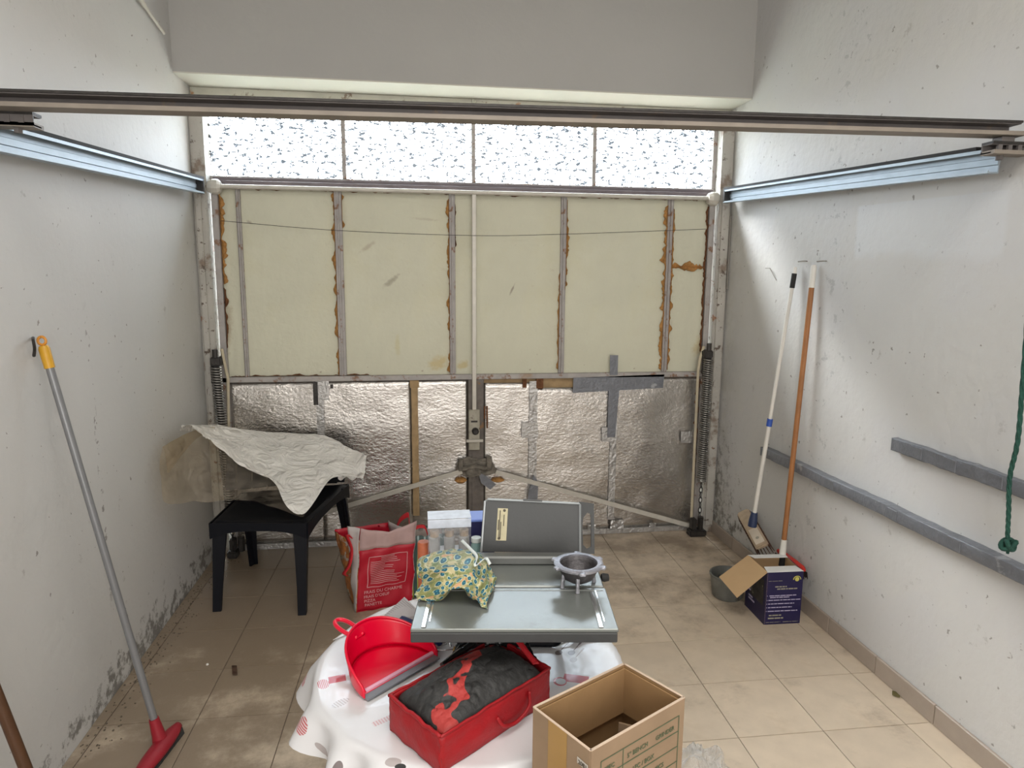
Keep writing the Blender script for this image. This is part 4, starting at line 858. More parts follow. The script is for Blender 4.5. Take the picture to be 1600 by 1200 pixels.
obj('wrapper_header', MB().box((x0-.002, Yp-.008, zt_-.022), (x1+.002, Yp-.005, zt_+.003), .001).box((x0-.002, Yp-.005, zt_+.004), (x1+.002, Yp+.06, zt_+.006)), mat('pale_blue_white_print', (.68, .74, .84), .3, 0, .15, 40), pk)
bb_ = thing('blue_carton', 'small navy blue carton between the roll pack and tile cutter plate', 'box', TPx(748, Yp+.03)); x0, x1 = TPx(733, Yp+.03).x, TPx(757, Yp+.03).x; z1 = PY(745, 811, Yp+.03).z
obj('carton_body', MB().box((x0+.001, Yp+.03, TZ+.004), (x1+.03, Yp+.10, z1-.008), .002), mat('navy_card', (.02, .02, .10), .5), bb_); obj('carton_lid', MB().box((x0, Yp+.028, z1-.009), (x1+.031, Yp+.102, z1), .002), mat('light_blue_lid', (.20, .30, .75), .4), bb_)
jr = thing('small_jar', 'small pale teal jar in front of the navy carton', 'jar', TPx(744, 1.79)); jx = TPx(744, 1.79).x; z1 = PY(744, 838, 1.79).z
obj('jar_body', MB().lathe([(0, 0), (.014, 0), (.015, .01), (.015, z1-TZ-.03), (.012, z1-TZ-.02), (0, z1-TZ-.02)], (jx, 1.79, TZ+.004), 18), mat('teal_glass', (.20, .33, .32), .2), jr, smooth=True); obj('jar_lid', MB().lathe([(0, 0), (.014, 0), (.014, .012), (0, .013)], (jx, 1.79, z1-.015), 18), mat('pale_lid', (.55, .6, .58), .4), jr, smooth=True)
ob_ = PY(662, 850, 1.88)
tag(obj('orange_tin', MB().lathe([(0, 0), (.018, 0), (.018, ob_.z-TZ), (.016, ob_.z-TZ+.004), (0, ob_.z-TZ+.004)], (ob_.x, 1.88, TZ+.004), 20), mat('orange_print', (.45, .12, .05), .5, 0, .3, 30), smooth=True), 'small orange-red tin left of the roll pack', 'tin')

# papers
pp_ = thing('cardboard_leaflet', 'grey striped card leaflet lying on the left of the table', 'leaflet', PZ(620, 965, TZ+.01))
mCard = mat('grey_ribbed_card', (.44, .41, .41), .6, 0, .05, 10)
mb = MB().prism([PZ(587, 975, TZ+.014), PZ(655, 986, TZ+.012), PZ(660, 962, TZ+.045), PZ(632, 934, TZ+.045)], (0, .0015, .002)); obj('leaflet_sheet', mb, mCard, pp_)
a_, b_, c_, d_ = PZ(587, 975, TZ+.014), PZ(625, 982, TZ+.013), PZ(648, 950, TZ+.045), PZ(632, 934, TZ+.045)
mb = MB()
for k_ in range(16):
    t = k_/16; p, q = a_.lerp(d_, t), b_.lerp(c_, t); mb.tube([p+up_*.003, q+up_*.003], .0007, 4)
obj('ribbing', mb, mat('rib_shadow_ink', (.3, .28, .28), .6), pp_)
tag(obj('white_paper', MB().grid(lambda u, v: PZ(lerp(520, 600, u)+v*36, lerp(1000, 968, u)-v*lerp(24, 24, u), TZ+.0065+.004*nz((u*4, v*4, 2))), 12, 8, .0008), mat('white_paper', (.78, .77, .78), .5), smooth='all'), 'white paper sheet half under the grey leaflet behind the dustpan', 'paper')
# navy striped comb-like brush and bits between dustpan and tile cutter
nb = thing('navy_brush', 'navy blue brush with white stripes behind the dustpan', 'brush', PZ(670, 985, TZ+.01))
mNavy = mat('navy_plastic', (.012, .022, .10), .35); mWh = mat('white_bristle', (.7, .72, .78), .4)
A, B = PZ(628, 968, TZ+.03), PZ(688, 1004, TZ+.02); obj('brush_spine', MB().tube([A, A.lerp(B, .5)+up_*.005, B], [.011, .014, .010], 8), mNavy, nb, smooth=True)
for k_ in range(7): p = A.lerp(B, .30+.1*k_); obj('white_stripe', MB().tube([p+Vector((-.010, -.012, .006)), p+Vector((0, -.002, .0145)), p+Vector((.008, .012, .008))], .0018, 5), mWh, nb)
tag(obj('wire_whisk', MB().tube(bez([PZ(676, 1015, TZ+.01), PZ(692, 1008, TZ+.012), PZ(705, 1003, TZ+.012)]), .002, 5).tube(bez([PZ(676, 1016, TZ+.01), PZ(694, 1016, TZ+.012), PZ(712, 1014, TZ+.012)]), .002, 5).tube(bez([PZ(688, 995, TZ+.012), PZ(700, 1000, TZ+.016), PZ(704, 1010, TZ+.014)]), .0035, 6), mAlu, smooth='all'), 'thin bent silver wire piece on the cloth right of the dustpan', 'wire')
tag(obj('glass_lens', MB().lathe([(0, 0), (.020, 0), (.022, .006), (.018, .012), (0, .013)], PZ(684, 999, TZ+.005), 20), mat('blue_grey_glass', (.20, .26, .34), .12), smooth=True), 'small blue-grey glass dish on the cloth behind the dustpan', 'dish')
tag(obj('brass_fitting', MB().lathe([(0, 0), (.006, 0), (.006, .006), (.004, .007), (.004, .014), (0, .014)], PZ(711, 1019, TZ+.005), 6), mat('brass', (.6, .38, .12), .35, .8)), 'tiny brass fitting beside the tile cutter foot', 'fitting')
sdv = thing('screwdriver', 'blue-handled screwdriver lying on the cloth at the right edge', 'screwdriver', PZ(900, 998, TZ+.01))
obj('handle', MB().tube([PZ(893, 1001, TZ+.012), PZ(900, 998, TZ+.012), PZ(915, 992, TZ+.012), PZ(928, 989, TZ+.012)], [.005, .009, .008, .009], 10), mNavy, sdv, smooth=True)
obj('shaft', MB().tube([PZ(870, 1009, TZ+.008), PZ(893, 1001, TZ+.011)], .0022, 6), mAlu, sdv, smooth=True)

# ------------------------------------------------------------ dustpan
mRedP = mat('glossy_red_plastic', (.72, .0, .03), .30, 0, .04, 6, 0, 60, .5, coat=.2)
dp = thing('dustpan', 'glossy red plastic dustpan with a grey rubber lip on the cloth', 'dustpan', (-.08, 1.52, TZ+.004))
dA, dB = PZ(571, 1093, TZ+.006), PZ(683, 1028, TZ+.006); dC = (dA+dB)/2; de = (dB-dA).normalized(); dn = Vector((-de.y, de.x, 0)); ha = (dB-dA).length/2; hb = .135
zb = TZ+.006
def panf(u, v):      # u along arc 0..1, v radial
    q = PI*(1-u); r = v; xx = math.cos(q)*ha*(1+.02*math.sin(q)); yy = math.sin(q)*hb
    return dC+de*xx*r+dn*yy*r+up_*(.003+.014*max(0, math.sin(q))*r)
obj('pan_floor', MB().grid(lambda u, v: panf(u, v), 32, 10, .003), mRedP, dp, smooth='all')
def panw(u, v):
    q = PI*(1-u); s = math.sin(q); h = .012+.062*s**.7; p = panf(u, 1); o = (de*math.cos(q)*.6+dn*math.sin(q)).normalized()
    return p+o*(.016*v*s)+up_*h*v
obj('pan_wall', MB().grid(panw, 40, 8, .003), mRedP, dp, smooth='all')
obj('pan_rim', MB().tube([panw(i/40, 1)+up_*.001 for i in range(41)], .0034, 6), mRedP, dp, smooth='all')
obj('rubber_lip', MB().box((0, 0, 0), (1, 1, 1), 0, Matrix.Translation(dA-dn*.010+up_*.0005) @ Matrix(((de.x*2*ha, dn.x*.020, 0, 0), (de.y*2*ha, dn.y*.020, 0, 0), (0, 0, .004, 0), (0, 0, 0, 1)))), mat('grey_rubber', (.18, .20, .22), .5), dp, label='grey rubber lip')
obj('lip_highlight_ridge', MB().tube([dA+dn*.018+up_*.006, dB+dn*.018+up_*.006], .006, 6), mat('highlight_pink_plastic', (.85, .45, .58), .3), dp, label='ridge behind the lip with its highlight painted pale pink')  # pale pink puts the highlight along the lip into the colour
h0 = PZ(563, 994, TZ+.068); h1 = PZ(527, 970, TZ+.085); hd = (h1-h0); hs = hd.cross(up_).normalized()
loop = [h0+hd*.0+hs*.010, h0+hd*.35+hs*.017, h0+hd*.75+hs*.017, h1+hs*.008, h1-hs*.008, h0+hd*.75-hs*.017, h0+hd*.35-hs*.017, h0-hs*.010]
obj('handle', MB().tube(bez(loop, 6), .0055, 8).grid(lambda u, v: h0+hd*lerp(.0, .30, v)+hs*(u-.5)*.030, 4, 6, .004), mRedP, dp, smooth='all')

# ------------------------------------------------------------ red fabric organiser with bagged contents
mRedF = mat('red_nonwoven_fabric', (.34, .003, .008), .55, 0, .12, 30, .15, 120)
og = thing('storage_box', 'open red fabric storage box with rope handle, standing on the cloth', 'storage box', (.10, 1.28, TZ+.004))
oz0, oz1 = TZ+.004, .80
oL, oR, oF = PZ(608, 1087, oz1), PZ(859, 1045, oz1), PZ(688, 1152, oz1); oB = oL+oR-oF
cn = [oF, oR, oB, oL]; oc = (oF+oB)/2
for i, nm in enumerate(('long_side', 'short_side', 'long_side', 'short_side')):
    a, b = cn[i], cn[(i+1) % 4]; inn = (oc-(a+b)/2); inn.z = 0; inn.normalize()
    def wf(u, v): p = a.lerp(b, u); p = Vector((p.x, p.y, lerp(oz0, oz1, v))); return p+inn*(-.006*math.sin(PI*v)*math.sin(PI*u)+.004*nz((u*5+i, v*4, 3)))+up_*(.004*nz((u*9+i, 0, 2))*v)
    w1 = obj(nm, MB().grid(wf, 24, 8, .004), mRedF, og, smooth='all')
    obj('piping', MB().tube([wf(j/24, 1)+up_*.001 for j in range(25)], .0032 if nm == 'long_side' else .0042, 6), mRedF, w1, smooth='all')
obj('box_floor', MB().prism([Vector((p.x, p.y, oz0)).lerp(Vector((oc.x, oc.y, oz0)), .03) for p in cn], (0, 0, .004)), mRedF, og)
fd = (oR-oF).normalized(); fn_ = Vector((fd.y, -fd.x, 0)); 
h = [PZ(762, 1158, oz0+.045), PZ(778, 1172, oz0+.02), PZ(805, 1170, oz0+.012), PZ(822, 1150, oz0+.02), PZ(822, 1118, oz0+.055)]
hh = [oF.lerp(oR, t) for t in (.46, .50, .62, .74, .77)]; zs = (.050, .028, .018, .034, .062)
obj('rope_handle', MB().tube(bez([Vector((p.x, p.y, oz0+z))+fn_*(.006+.008*(j in (1, 2, 3))) for j, (p, z) in enumerate(zip(hh, zs))], 8), .0042, 8), mRedF, og, smooth='all')
ct_ = thing('bagged_clothing', 'black and red clothing in a clear plastic bag inside the red box', 'clothing', (oc.x, oc.y, oz0+.005))
mBF = mat('black_red_fabric', (.03, .03, .03), .6, 0, .4, 22, .4, 50)
k = N(mBF); Pg, _x = k.geo()
lA, lB = PZ(742, 1030, .83), PZ(683, 1135, .81); ld = (lB-lA); ld.z = 0; ld.normalize(); ln_ = Vector((-ld.y, ld.x, 0))
dt = k.n.new('ShaderNodeVectorMath'); dt.operation = 'DOT_PRODUCT'; k.L.new(Pg, dt.inputs[0]); dt.inputs[1].default_value = ln_
dist = k.mth('ABSOLUTE', k.mth('ADD', k.mth('SUBTRACT', dt.outputs['Value'], lA.dot(ln_)), k.mth('MULTIPLY', k.mth('SUBTRACT', k.noise(Pg, 16, 1), .5), .11)))
msk = k.mth('MULTIPLY', k.mth('LESS_THAN', dist, .020), k.step(k.noise(Pg, 24, 1), .32, .35)); k.setbase(k.mix(msk, k.base(), (.42, .04, .035)))
def cf(u, v):
    p = oL.lerp(oF, v).lerp(oB.lerp(oR, v), u); p = p.lerp(oc, .13); s = math.sin(PI*min(max(u, 0), 1))**.5*math.sin(PI*v)**.5
    return Vector((p.x, p.y, oz1-.020+.046*s+.010*nz((u*6, v*5, 3))*s+.008*abs(nz((u*14, v*9, 8)))))
obj('folded_garment', MB().grid(cf, 56, 40, .012), mBF, ct_, smooth='all')
obj('clear_bag', MB().grid(lambda u, v: cf(u, v)+up_*(.006+.006*abs(nz((u*9, v*12, 31)))), 50, 36), mClear, ct_, smooth='all')
mBin = mat('black_bin_film', (.012, .012, .013), .22, 0, .2, 9, .5, 30)
k2_ = [PZ(690, 1040, TZ+.07), PZ(715, 1022, TZ+.075), PZ(745, 1003, TZ+.08), PZ(775, 985, TZ+.08)]
tag(obj('rolled_black_bag', MB().tube([p+Vector((.003*nz((i, 1, 1)), 0, .004*nz((i, 2, 5)))) for i, p in enumerate(bez(k2_, 8))], [.006+.008*(i/24) for i in range(25)], 8), mBin, smooth='all'), 'black rolled plastic bag lying from the red box to under the tile cutter', 'bag')
r0 = [[PZ(700, 1032, TZ+.06), PZ(760, 1012, TZ+.08), PZ(810, 1012, TZ+.08), PZ(842, 1035, TZ+.07)], [PZ(712, 1010, TZ+.07), PZ(765, 992, TZ+.10), PZ(800, 995, TZ+.10), PZ(830, 1015, TZ+.07)], [PZ(720, 985, TZ+.05), PZ(760, 965, TZ+.08), PZ(800, 970, TZ+.08), PZ(822, 990, TZ+.05)], [PZ(728, 975, TZ+.01), PZ(760, 955, TZ+.01), PZ(800, 960, TZ+.01), PZ(815, 980, TZ+.01)]]
tag(obj('black_plastic_heap', MB().grid(lambda u, v: spl(r0, u, v)+up_*(.012*nz((u*8, v*8, 3))+.006*nz((u*20, v*20, 1))), 40, 30, .003), mBin, smooth='all'), 'crumpled black plastic heap under the tile cutter behind the red box', 'plastic')
rs = thing('red_strap', 'red fabric strap running from under the tile cutter to the red box', 'strap', PZ(820, 1015, TZ+.08))
strap('strap_band', [PZ(793, 988, TZ+.105), PZ(808, 1000, TZ+.108), PZ(822, 1018, TZ+.10), PZ(838, 1038, TZ+.088)], (.014, -.004, .004), rs, mStrap)

# ============================================================ CARTON IN FRONT, ITS STOOL
mCb = mat('brown_cardboard', (.32, .225, .145), .8, 0, .1, 12, .08, 60, .2, [(5, .62, .1, (.33, .22, .12))])
mCbI = mat('inner_cardboard', (.33, .20, .095), .8, 0, .15, 8, .05, 60, .2)
mCbE = mat('corrugated_edge', (.62, .48, .36), .8)
kz1, kz0 = .88, .47
kc_ = [PZ(975, 1036, kz1), PZ(1071, 1090, kz1), PZ(923, 1175, kz1), PZ(832, 1105, kz1)]
bxo = thing('cardboard_box', 'open brown cardboard box in the foreground with green bench grinder print', 'box', (sum(p.x for p in kc_)/4, sum(p.y for p in kc_)/4, kz0))
ctr = sum(kc_, Vector((0, 0, 0)))/4
for i in range(4):
    a, b = kc_[i], kc_[(i+1) % 4]; inn = (ctr-(a+b)/2); inn.z = 0; inn.normalize(); d = (b-a).normalized(); e0 = .0015
    A, B = a+d*e0, b-d*e0; A0, B0 = Vector((A.x, A.y, kz0)), Vector((B.x, B.y, kz0)); o_ = inn*.004
    w1 = obj('side_wall', MB().add([A0, B0, B, A, A0+o_, B0+o_, B+o_, A+o_], [(0, 1, 2, 3), (7, 6, 5, 4), (3, 2, 6, 7), (0, 3, 7, 4), (1, 5, 6, 2), (0, 4, 5, 1)]), mCb, bxo)
    obj('cut_edge', MB().prism([A-inn*.0004, B-inn*.0004, B+o_*1.1, A+o_*1.1], (0, 0, .0012)), mCbE, w1, label='pale cut edge')
    obj('inner_liner', MB().add([A0+o_*1.15, B0+o_*1.15, (B+o_*1.15)-up_*.001, (A+o_*1.15)-up_*.001], [(0, 1, 2, 3)]), mCbI, w1)
obj('box_bottom', MB().prism([Vector((p.x, p.y, kz0+.001)).lerp(Vector((ctr.x, ctr.y, kz0+.001)), .03) for p in kc_], (0, 0, .004)), mCbI, bxo)
# inner flaps hanging inside
for i in (3, 0):
    a, b = kc_[i], kc_[(i+1) % 4]; inn = (ctr-(a+b)/2); inn.z = 0; inn.normalize(); zf = .095
    q = [a.lerp(b, .04)+inn*.008, a.lerp(b, .96)+inn*.008, a.lerp(b, .96)+inn*.012-up_*zf, a.lerp(b, .04)+inn*.012-up_*zf]
    obj('inner_flap', MB().prism([p-up_*.004 for p in q], inn*.003), mCbI, bxo)
sc = ctr+Vector((.03, .01, 0)); tag(obj('cardboard_scrap', MB().prism([PZ(967, 1130, .772), PZ(1004, 1139, .782), PZ(1004, 1139, .782)+Vector((-.02, -.045, -.27)), PZ(967, 1130, .772)+Vector((-.02, -.045, -.27))], (.0, .002, .002)), mCb), 'loose cardboard piece lying inside the open brown box', 'cardboard')
# printed grid and lettering on the right-front wall
mGr = mat('green_print', (.09, .13, .07), .7)
a, b = kc_[2], kc_[1]; dx_ = (b-a); Wb = dx_.length; dx_.normalize(); nf = Vector((dx_.y, -dx_.x, 0)); 
def cbp(u, z): return a+dx_*(u*Wb)-up_*z+nf*.0008
w_r = [o for o in bxo.children if o.name.startswith('side_wall')][1]
ln = MB()
def line(u0, z0, u1, z1, t_=.0009):
    p, q = cbp(u0, z0), cbp(u1, z1); d = (q-p).normalized(); n_ = d.cross(nf)*t_; ln.prism([p+n_, p-n_, q-n_, q+n_], nf*.0003)
line(.10, .030, .93, .030); line(.93, .030, .93, .20); line(.10, .030, .10, .20); line(.32, .030, .32, .20)
for z in (.062, .094, .126, .158): line(.10, z, .93, z)
obj('print_grid', ln, mGr, w_r)
text('print_lettering', '5" BENCH      GRINDER', .0125, cbp(.36, .053), dx_, up_, mGr, w_r)
text('print_lettering', '1PC / BOX', .0125, cbp(.42, .086), dx_, up_, mGr, w_r); text('print_lettering', '4PCS', .0125, cbp(.66, .117), dx_, up_, mGr, w_r)
text('print_lettering', 'SPEC', .012, cbp(.13, .053), dx_, up_, mGr, w_r)
a2, b2_ = kc_[3], kc_[2]; d2 = (b2_-a2).normalized(); n2 = Vector((d2.y, -d2.x, 0)); w_l = [o for o in bxo.children if o.name.startswith('side_wall')][2]
obj('packing_tape', MB().prism([a2.lerp(b2_, .30)+n2*.0006, a2.lerp(b2_, .62)+n2*.0006, a2.lerp(b2_, .62)+n2*.0006-up_*.33, a2.lerp(b2_, .30)+n2*.0006-up_*.33], n2*.0004), mat('amber_tape', (.42, .25, .08), .35), w_l)
obj('torn_label', MB().prism([a2.lerp(b2_, .80)+n2*.0012-up_*.026, a2.lerp(b2_, .97)+n2*.0012-up_*.028, a2.lerp(b2_, .97)+n2*.0012-up_*.040, a2.lerp(b2_, .80)+n2*.0012-up_*.038], n2*.0004), mat('label_white', (.6, .56, .5), .6), w_l)
text('label_lettering', '2081', .011, a2.lerp(b2_, .82)+n2*.0016-up_*.037, d2, up_, mInk, w_l)
sto = thing('stool', 'black stool carrying the brown cardboard box', 'stool', (ctr.x, ctr.y, 0))
obj('stool_seat', MB().lathe([(0, 0), (.15, 0), (.155, .006), (.155, .018), (.15, .024), (0, .024)], (ctr.x, ctr.y, kz0-.025), 28), mBlk, sto, smooth=True)
for a_ in (45, 135, 225, 315): q = math.radians(a_); obj('leg', MB().tube([(ctr.x+.11*math.cos(q), ctr.y+.11*math.sin(q), kz0-.025), (ctr.x+.16*math.cos(q), ctr.y+.16*math.sin(q), 0)], .012, 8), mBlk, sto, smooth=True)

# crumpled clear bag on the floor
pb = thing('clear_plastic_bag', 'crumpled clear plastic bag on the floor right of the cardboard box', 'plastic bag', (.90, 1.82, 0))
def pbf(u, v):
    q = 2*PI*u; ph = PI*v*.5; rr_ = .135*math.sin(ph)**.8*(1+.28*nz((math.cos(q)*1.8, math.sin(q)*1.8, v*3)))+.0; z = .19*math.cos(ph)*(1+.3*nz((math.cos(q), math.sin(q), v*5)))+.012*abs(nz((q*3, v*9, 2)))
    return Vector((.86+rr_*math.cos(q), 1.80+rr_*math.sin(q), max(.002, z)))
obj('film', MB().grid(pbf, 72, 28), mClear, pb, smooth='all')
for j in range(3):
    c_ = Vector((.83+.05*j, 1.74+.03*(j % 2), .0)); obj('can', MB().lathe([(0, 0), (.028, 0), (.03, .01), (.03, .075), (.026, .08), (0, .08)], c_, 16), (mDarkM, mTapeS, mDarkM)[j], pb, smooth=True)

# ============================================================ RIGHT WALL GROUP
mNavC = mat('navy_printed_card', (.010, .007, .055), .42, 0, .15, 6)
nv = thing('navy_box', 'open navy printed carton with a raised tan flap by the right wall', 'box', (1.74, 2.96, 0))
NH = .27; p0, p1, p2, p3 = Vector((1.655, 2.868, 0)), Vector((1.840, 2.862, 0)), Vector((1.858, 3.066, 0)), Vector((1.660, 3.076, 0)); nc = [p0, p1, p2, p3]
p0b, p1b = PZ(1197, 977, 0), PZ(1250, 975, 0)
nctr = sum(nc, Vector())/4
mFl = mat('tan_card_inside', (.55, .37, .20), .7, 0, .04, 10); mWhF = mat('white_flap', (.75, .75, .74), .6)
for i in range(4):
    a, b = nc[i], nc[(i+1) % 4]; inn = nctr-(a+b)/2; inn.z = 0; inn.normalize()
    w1 = obj('side_wall', MB().prism([a, b, b+up_*NH, a+up_*NH], inn*.003), mNavC, nv)
    obj('inner_liner', MB().prism([a+inn*.0032, b+inn*.0032, b+inn*.0032+up_*(NH-.001), a+inn*.0032+up_*(NH-.001)], inn*.0004), mFl, w1)
    if i == 0: nf_w = w1
    if i == 3: nl_w = w1
obj('box_base', MB().prism([p+up_*.001 for p in nc], (0, 0, .003)), mNavC, nv)
ft = PY(1168, 868, 3.0); fb = PY(1152, 934, 2.85); fl2 = PY(1123, 902, 3.0)
e0, e1 = p0+up_*NH, p3+up_*NH
f0, f1 = PZ(1151, 934, .16), None
dwn = (PY(1152, 934, 2.82)-e0); obj('tan_flap', MB().prism([e0, e1, e1+(PY(1123, 902, 3.03)-PY(1168, 868, 3.06)), e0+(PY(1123, 902, 3.03)-PY(1168, 868, 3.06))+Vector((0, 0, -.01))], (.002, 0, .002)), mFl, nv, label='tan inside face of the open flap')
for (a, b, o_) in ((p0, p1, Vector((0, .055, .004))), (p3, p2, Vector((0, -.05, .004)))): obj('white_flap', MB().prism([a+up_*(NH+.0005), b+up_*(NH+.0005), b+up_*(NH+.0005)+o_-Vector((.012, 0, 0)), a+up_*(NH+.0005)+o_+Vector((.012, 0, 0))], (0, 0, .0015)), mWhF, nv, label='white inner flap')
mTx = mat('lilac_print', (.42, .38, .55), .5); mYe = mat('yellow_print', (.55, .50, .12), .5); mGd = mat('dull_grey_gold_print', (.30, .28, .22), .5)
def fbar(u0, u1, z, t_, m_, par=None, base=p0, d=(p1-p0), nrm_=Vector((0, -1, 0)), nm='print_line'):
    a = base+d*u0+nrm_*.0012; b = base+d*u1+nrm_*.0012; return obj(nm, MB().prism([a+up_*(z-t_/2), b+up_*(z-t_/2), b+up_*(z+t_/2), a+up_*(z+t_/2)], nrm_*.0004), m_, par or nf_w)
rr = random.Random(5)
for z, u0, u1, m_, t_ in ((.150, .10, .84, mTx, .0045), (.141, .12, .65, mTx, .0045), (.127, .08, .96, mTx, .0045), (.108, .08, .80, mTx, .0045), (.089, .08, .74, mTx, .0045), (.070, .08, .90, mTx, .0045), (.048, .12, .46, mGd, .006), (.033, .10, .52, mGd, .007), (.196, .24, .56, mGd, .006), (.184, .30, .86, mGd, .006), (.226, .05, .45, mGd, .002), (.012, .05, .45, mGd, .002), (.012, .52, .95, mGd, .002)):
    u = u0
    while u < u1-.01: w_ = min(u1-u, .05+.12*rr.random()); fbar(u, u+w_, z, t_, m_); u += w_+.018
for z in (.150, .127, .108, .089, .070): fbar(.035, .05, z, .004, mTx)
em = p0+(p1-p0)*.83+Vector((0, -.0014, .236)); RX = Matrix.Rotation(PI/2, 3, 'X')
obj('yellow_emblem', MB().lathe([(0, 0), (.011, 0), (.011, .0006), (0, .0006)], em-up_*.004, 20, RX), mYe, nf_w)
obj('emblem_arc', MB().tube([em+Vector((math.cos(q)*.019, 0, math.sin(q)*.017-.006)) for q in [PI*j/14 for j in range(15)]], .0022, 5), mYe, nf_w)
pht = mat('dark_photo_print', (.03, .028, .025), .4, 0, .8, 26, 0, 10, .5, [(22, .60, .03, (.18, .16, .12))])
fbar(.10, .78, .155, .13, pht, nl_w, p0, (p3-p0), Vector((-1, 0, 0)), 'photo_print'); 
for z, u0, u1 in ((.065, .50, .80), (.080, .60, .80), (.11, .72, .82)): fbar(u0, u1, z, .009, mTx, nl_w, p0, (p3-p0), Vector((-1.6, 0, 0)))
# bucket
bu = PZ(1165, 930, 0); bcn = Vector((1.612, 3.175, 0)); bu_ = thing('grey_bucket', 'small dirty grey bucket behind the navy carton', 'bucket', bcn)
mBuk = mat('dirty_grey_metal', (.20, .205, .19), .5, .4, .3, 12, .2, 50, .5, [(9, .58, .08, (.09, .085, .07))])
obj('bucket_body', MB().lathe([(0, .002), (.072, .002), (.080, .012), (.094, .125), (.091, .125), (.077, .014), (0, .008)], bcn, 40), mBuk, bu_, smooth=True)
obj('bucket_rim', MB().lathe([(.092, .120), (.098, .122), (.098, .130), (.092, .131)], bcn, 40, closed=True), mBuk, bu_, smooth=True)
# white-handled broom
wb = thing('white_broom', 'white-handled broom leaning on the right wall, beige head with brown bristles', 'broom', (1.84, 3.6, 0))
tA = PXp(1243, 417, XR-.03); hB = PXp(1178, 806, XR-.145)
dW = tA-hB; cP = lambda t: hB+dW*t
mWhP = mat('white_handle', (.70, .68, .63), .4)
obj('handle', MB().tube([cP(0), cP(.38)], .0115, 10).tube([cP(.40), cP(.93)], .0095, 10), mWhP, wb, smooth=True)
obj('blue_clip', MB().tube([cP(.375), cP(.405)], .0150, 10), mat('bright_blue_plastic', (.03, .09, .42), .4), wb, smooth=True, label='bright blue joint ring')
obj('dark_grip', MB().tube([cP(.92), cP(.975)], .0125, 10), mRubber, wb, smooth=True)
obj('hanging_tip', MB().tube([cP(.972), cP(1.0)], [.011, .008], 8), mWhP, wb, smooth=True)
obj('blue_socket', MB().tube([cP(-.045), cP(-.02), cP(.015)], [.024, .023, .017], 12), mat('dark_blue_plastic', (.02, .035, .09), .4), wb, smooth=True, label='dark blue handle socket')
bhA, bhB = PXp(1162, 802, XR-.075), PXp(1190, 852, XR-.115)
ax_ = (bhB-bhA).normalized(); cd_ = (O-bhA).normalized(); up2 = (cd_-ax_*cd_.dot(ax_)).normalized(); sd2 = up2.cross(ax_)
MX = Matrix(((ax_.x, sd2.x, up2.x, 0), (ax_.y, sd2.y, up2.y, 0), (ax_.z, sd2.z, up2.z, 0), (0, 0, 0, 1))); MX.translation = (bhA+bhB)/2; LL = (bhB-bhA).length
obj('broom_head', MB().box((-LL*.56, -.036, -.012), (LL*.56, .036, .012), .008, MX), mat('beige_wood', (.42, .32, .22), .6, 0, .15, 30), wb)
s_up = 1
obj('head_sticker', MB().box((LL*.05, -.025, s_up*.0122), (LL*.48, .025, s_up*.0134), 0, MX), mat('cream_sticker', (.60, .52, .42), .5), wb, label='cream sticker')
obj('sticker_mark', MB().lathe([(0, 0), (.010, 0), (.010, .0004), (0, .0004)], MX @ Vector((LL*.33, 0, s_up*.0138)), 16, MX.to_3x3()), mGd, wb)
br = MB(); rr = random.Random(11)
for i in range(30):
    for j in range(5):
        t = -LL*.52+LL*1.04*i/29; y_ = -.028+.014*j; p = MX @ Vector((t, y_, -s_up*.010)); q = MX @ Vector((t*1.08+rr.uniform(-.006, .006), y_*1.25, -s_up*.062)); q.x = min(q.x, XR-.004); q.z = max(q.z, .003); br.tube([p, q], [.0035, .002], 3, False)
    t = -LL*.52+LL*1.04*i/29
    for y_ in (-.034, .034): p = MX @ Vector((t, y_, -s_up*.002)); q = MX @ Vector((t*1.1+rr.uniform(-.006, .006), y_*1.3, -s_up*.055)); q.x = min(q.x, XR-.004); q.z = max(q.z, .003); br.tube([p, q], [.0035, .002], 3, False)
o = obj('bristles', br, mat('dark_brown_bristle', (.09, .045, .03), .8, 0, .3, 60), wb, kind='stuff')
# brown-handled broom
bb2 = thing('brown_broom', 'brown wooden-handled broom with red head leaning behind the navy carton', 'broom', (1.85, 3.3, 0))
tA = PXp(1272, 414, XR-.025); hB = PXp(1223, 862, XR-.085); dW = tA-hB
obj('handle', MB().tube([cP(.035), cP(.93)], .0128, 12), mWood, bb2, smooth=True)
obj('white_cap', MB().tube([cP(.925), cP(.995), cP(1.0)], [.014, .014, .010], 12), mWhP, bb2, smooth=True)
obj('white_ferrule', MB().tube([cP(-.01), cP(.045)], [.017, .0145], 12), mWhP, bb2, smooth=True)
obj('black_socket', MB().tube([cP(-.05), cP(-.008)], [.019, .018], 12), mRubber, bb2, smooth=True)
hA, hC = PXp(1216, 860, XR-.036), PXp(1257, 891, XR-.036)
ax_ = (hC-hA); obj('broom_head', MB().tube([hA, hA+ax_*.08, hA+ax_*.5, hA+ax_*.92, hC], [.010, .015, .018, .016, .008], 10), mat('red_broom_plastic', (.55, .03, .02), .4), bb2, smooth=True, label='red plastic head')
br = MB()
for i in range(44):
    for j in range(3):
        p = hA+ax_*(i/43)+Vector((-.014+.014*j, 0, -.012)); q = p+Vector((.6*(-.014+.014*j), .0, -.035+rr.uniform(-.005, .005))); q.x = min(q.x, XR-.016); br.tube([p, q], .0022, 3, False)
obj('bristles', br, mat('black_bristle', (.03, .02, .02), .8), bb2, kind='stuff')

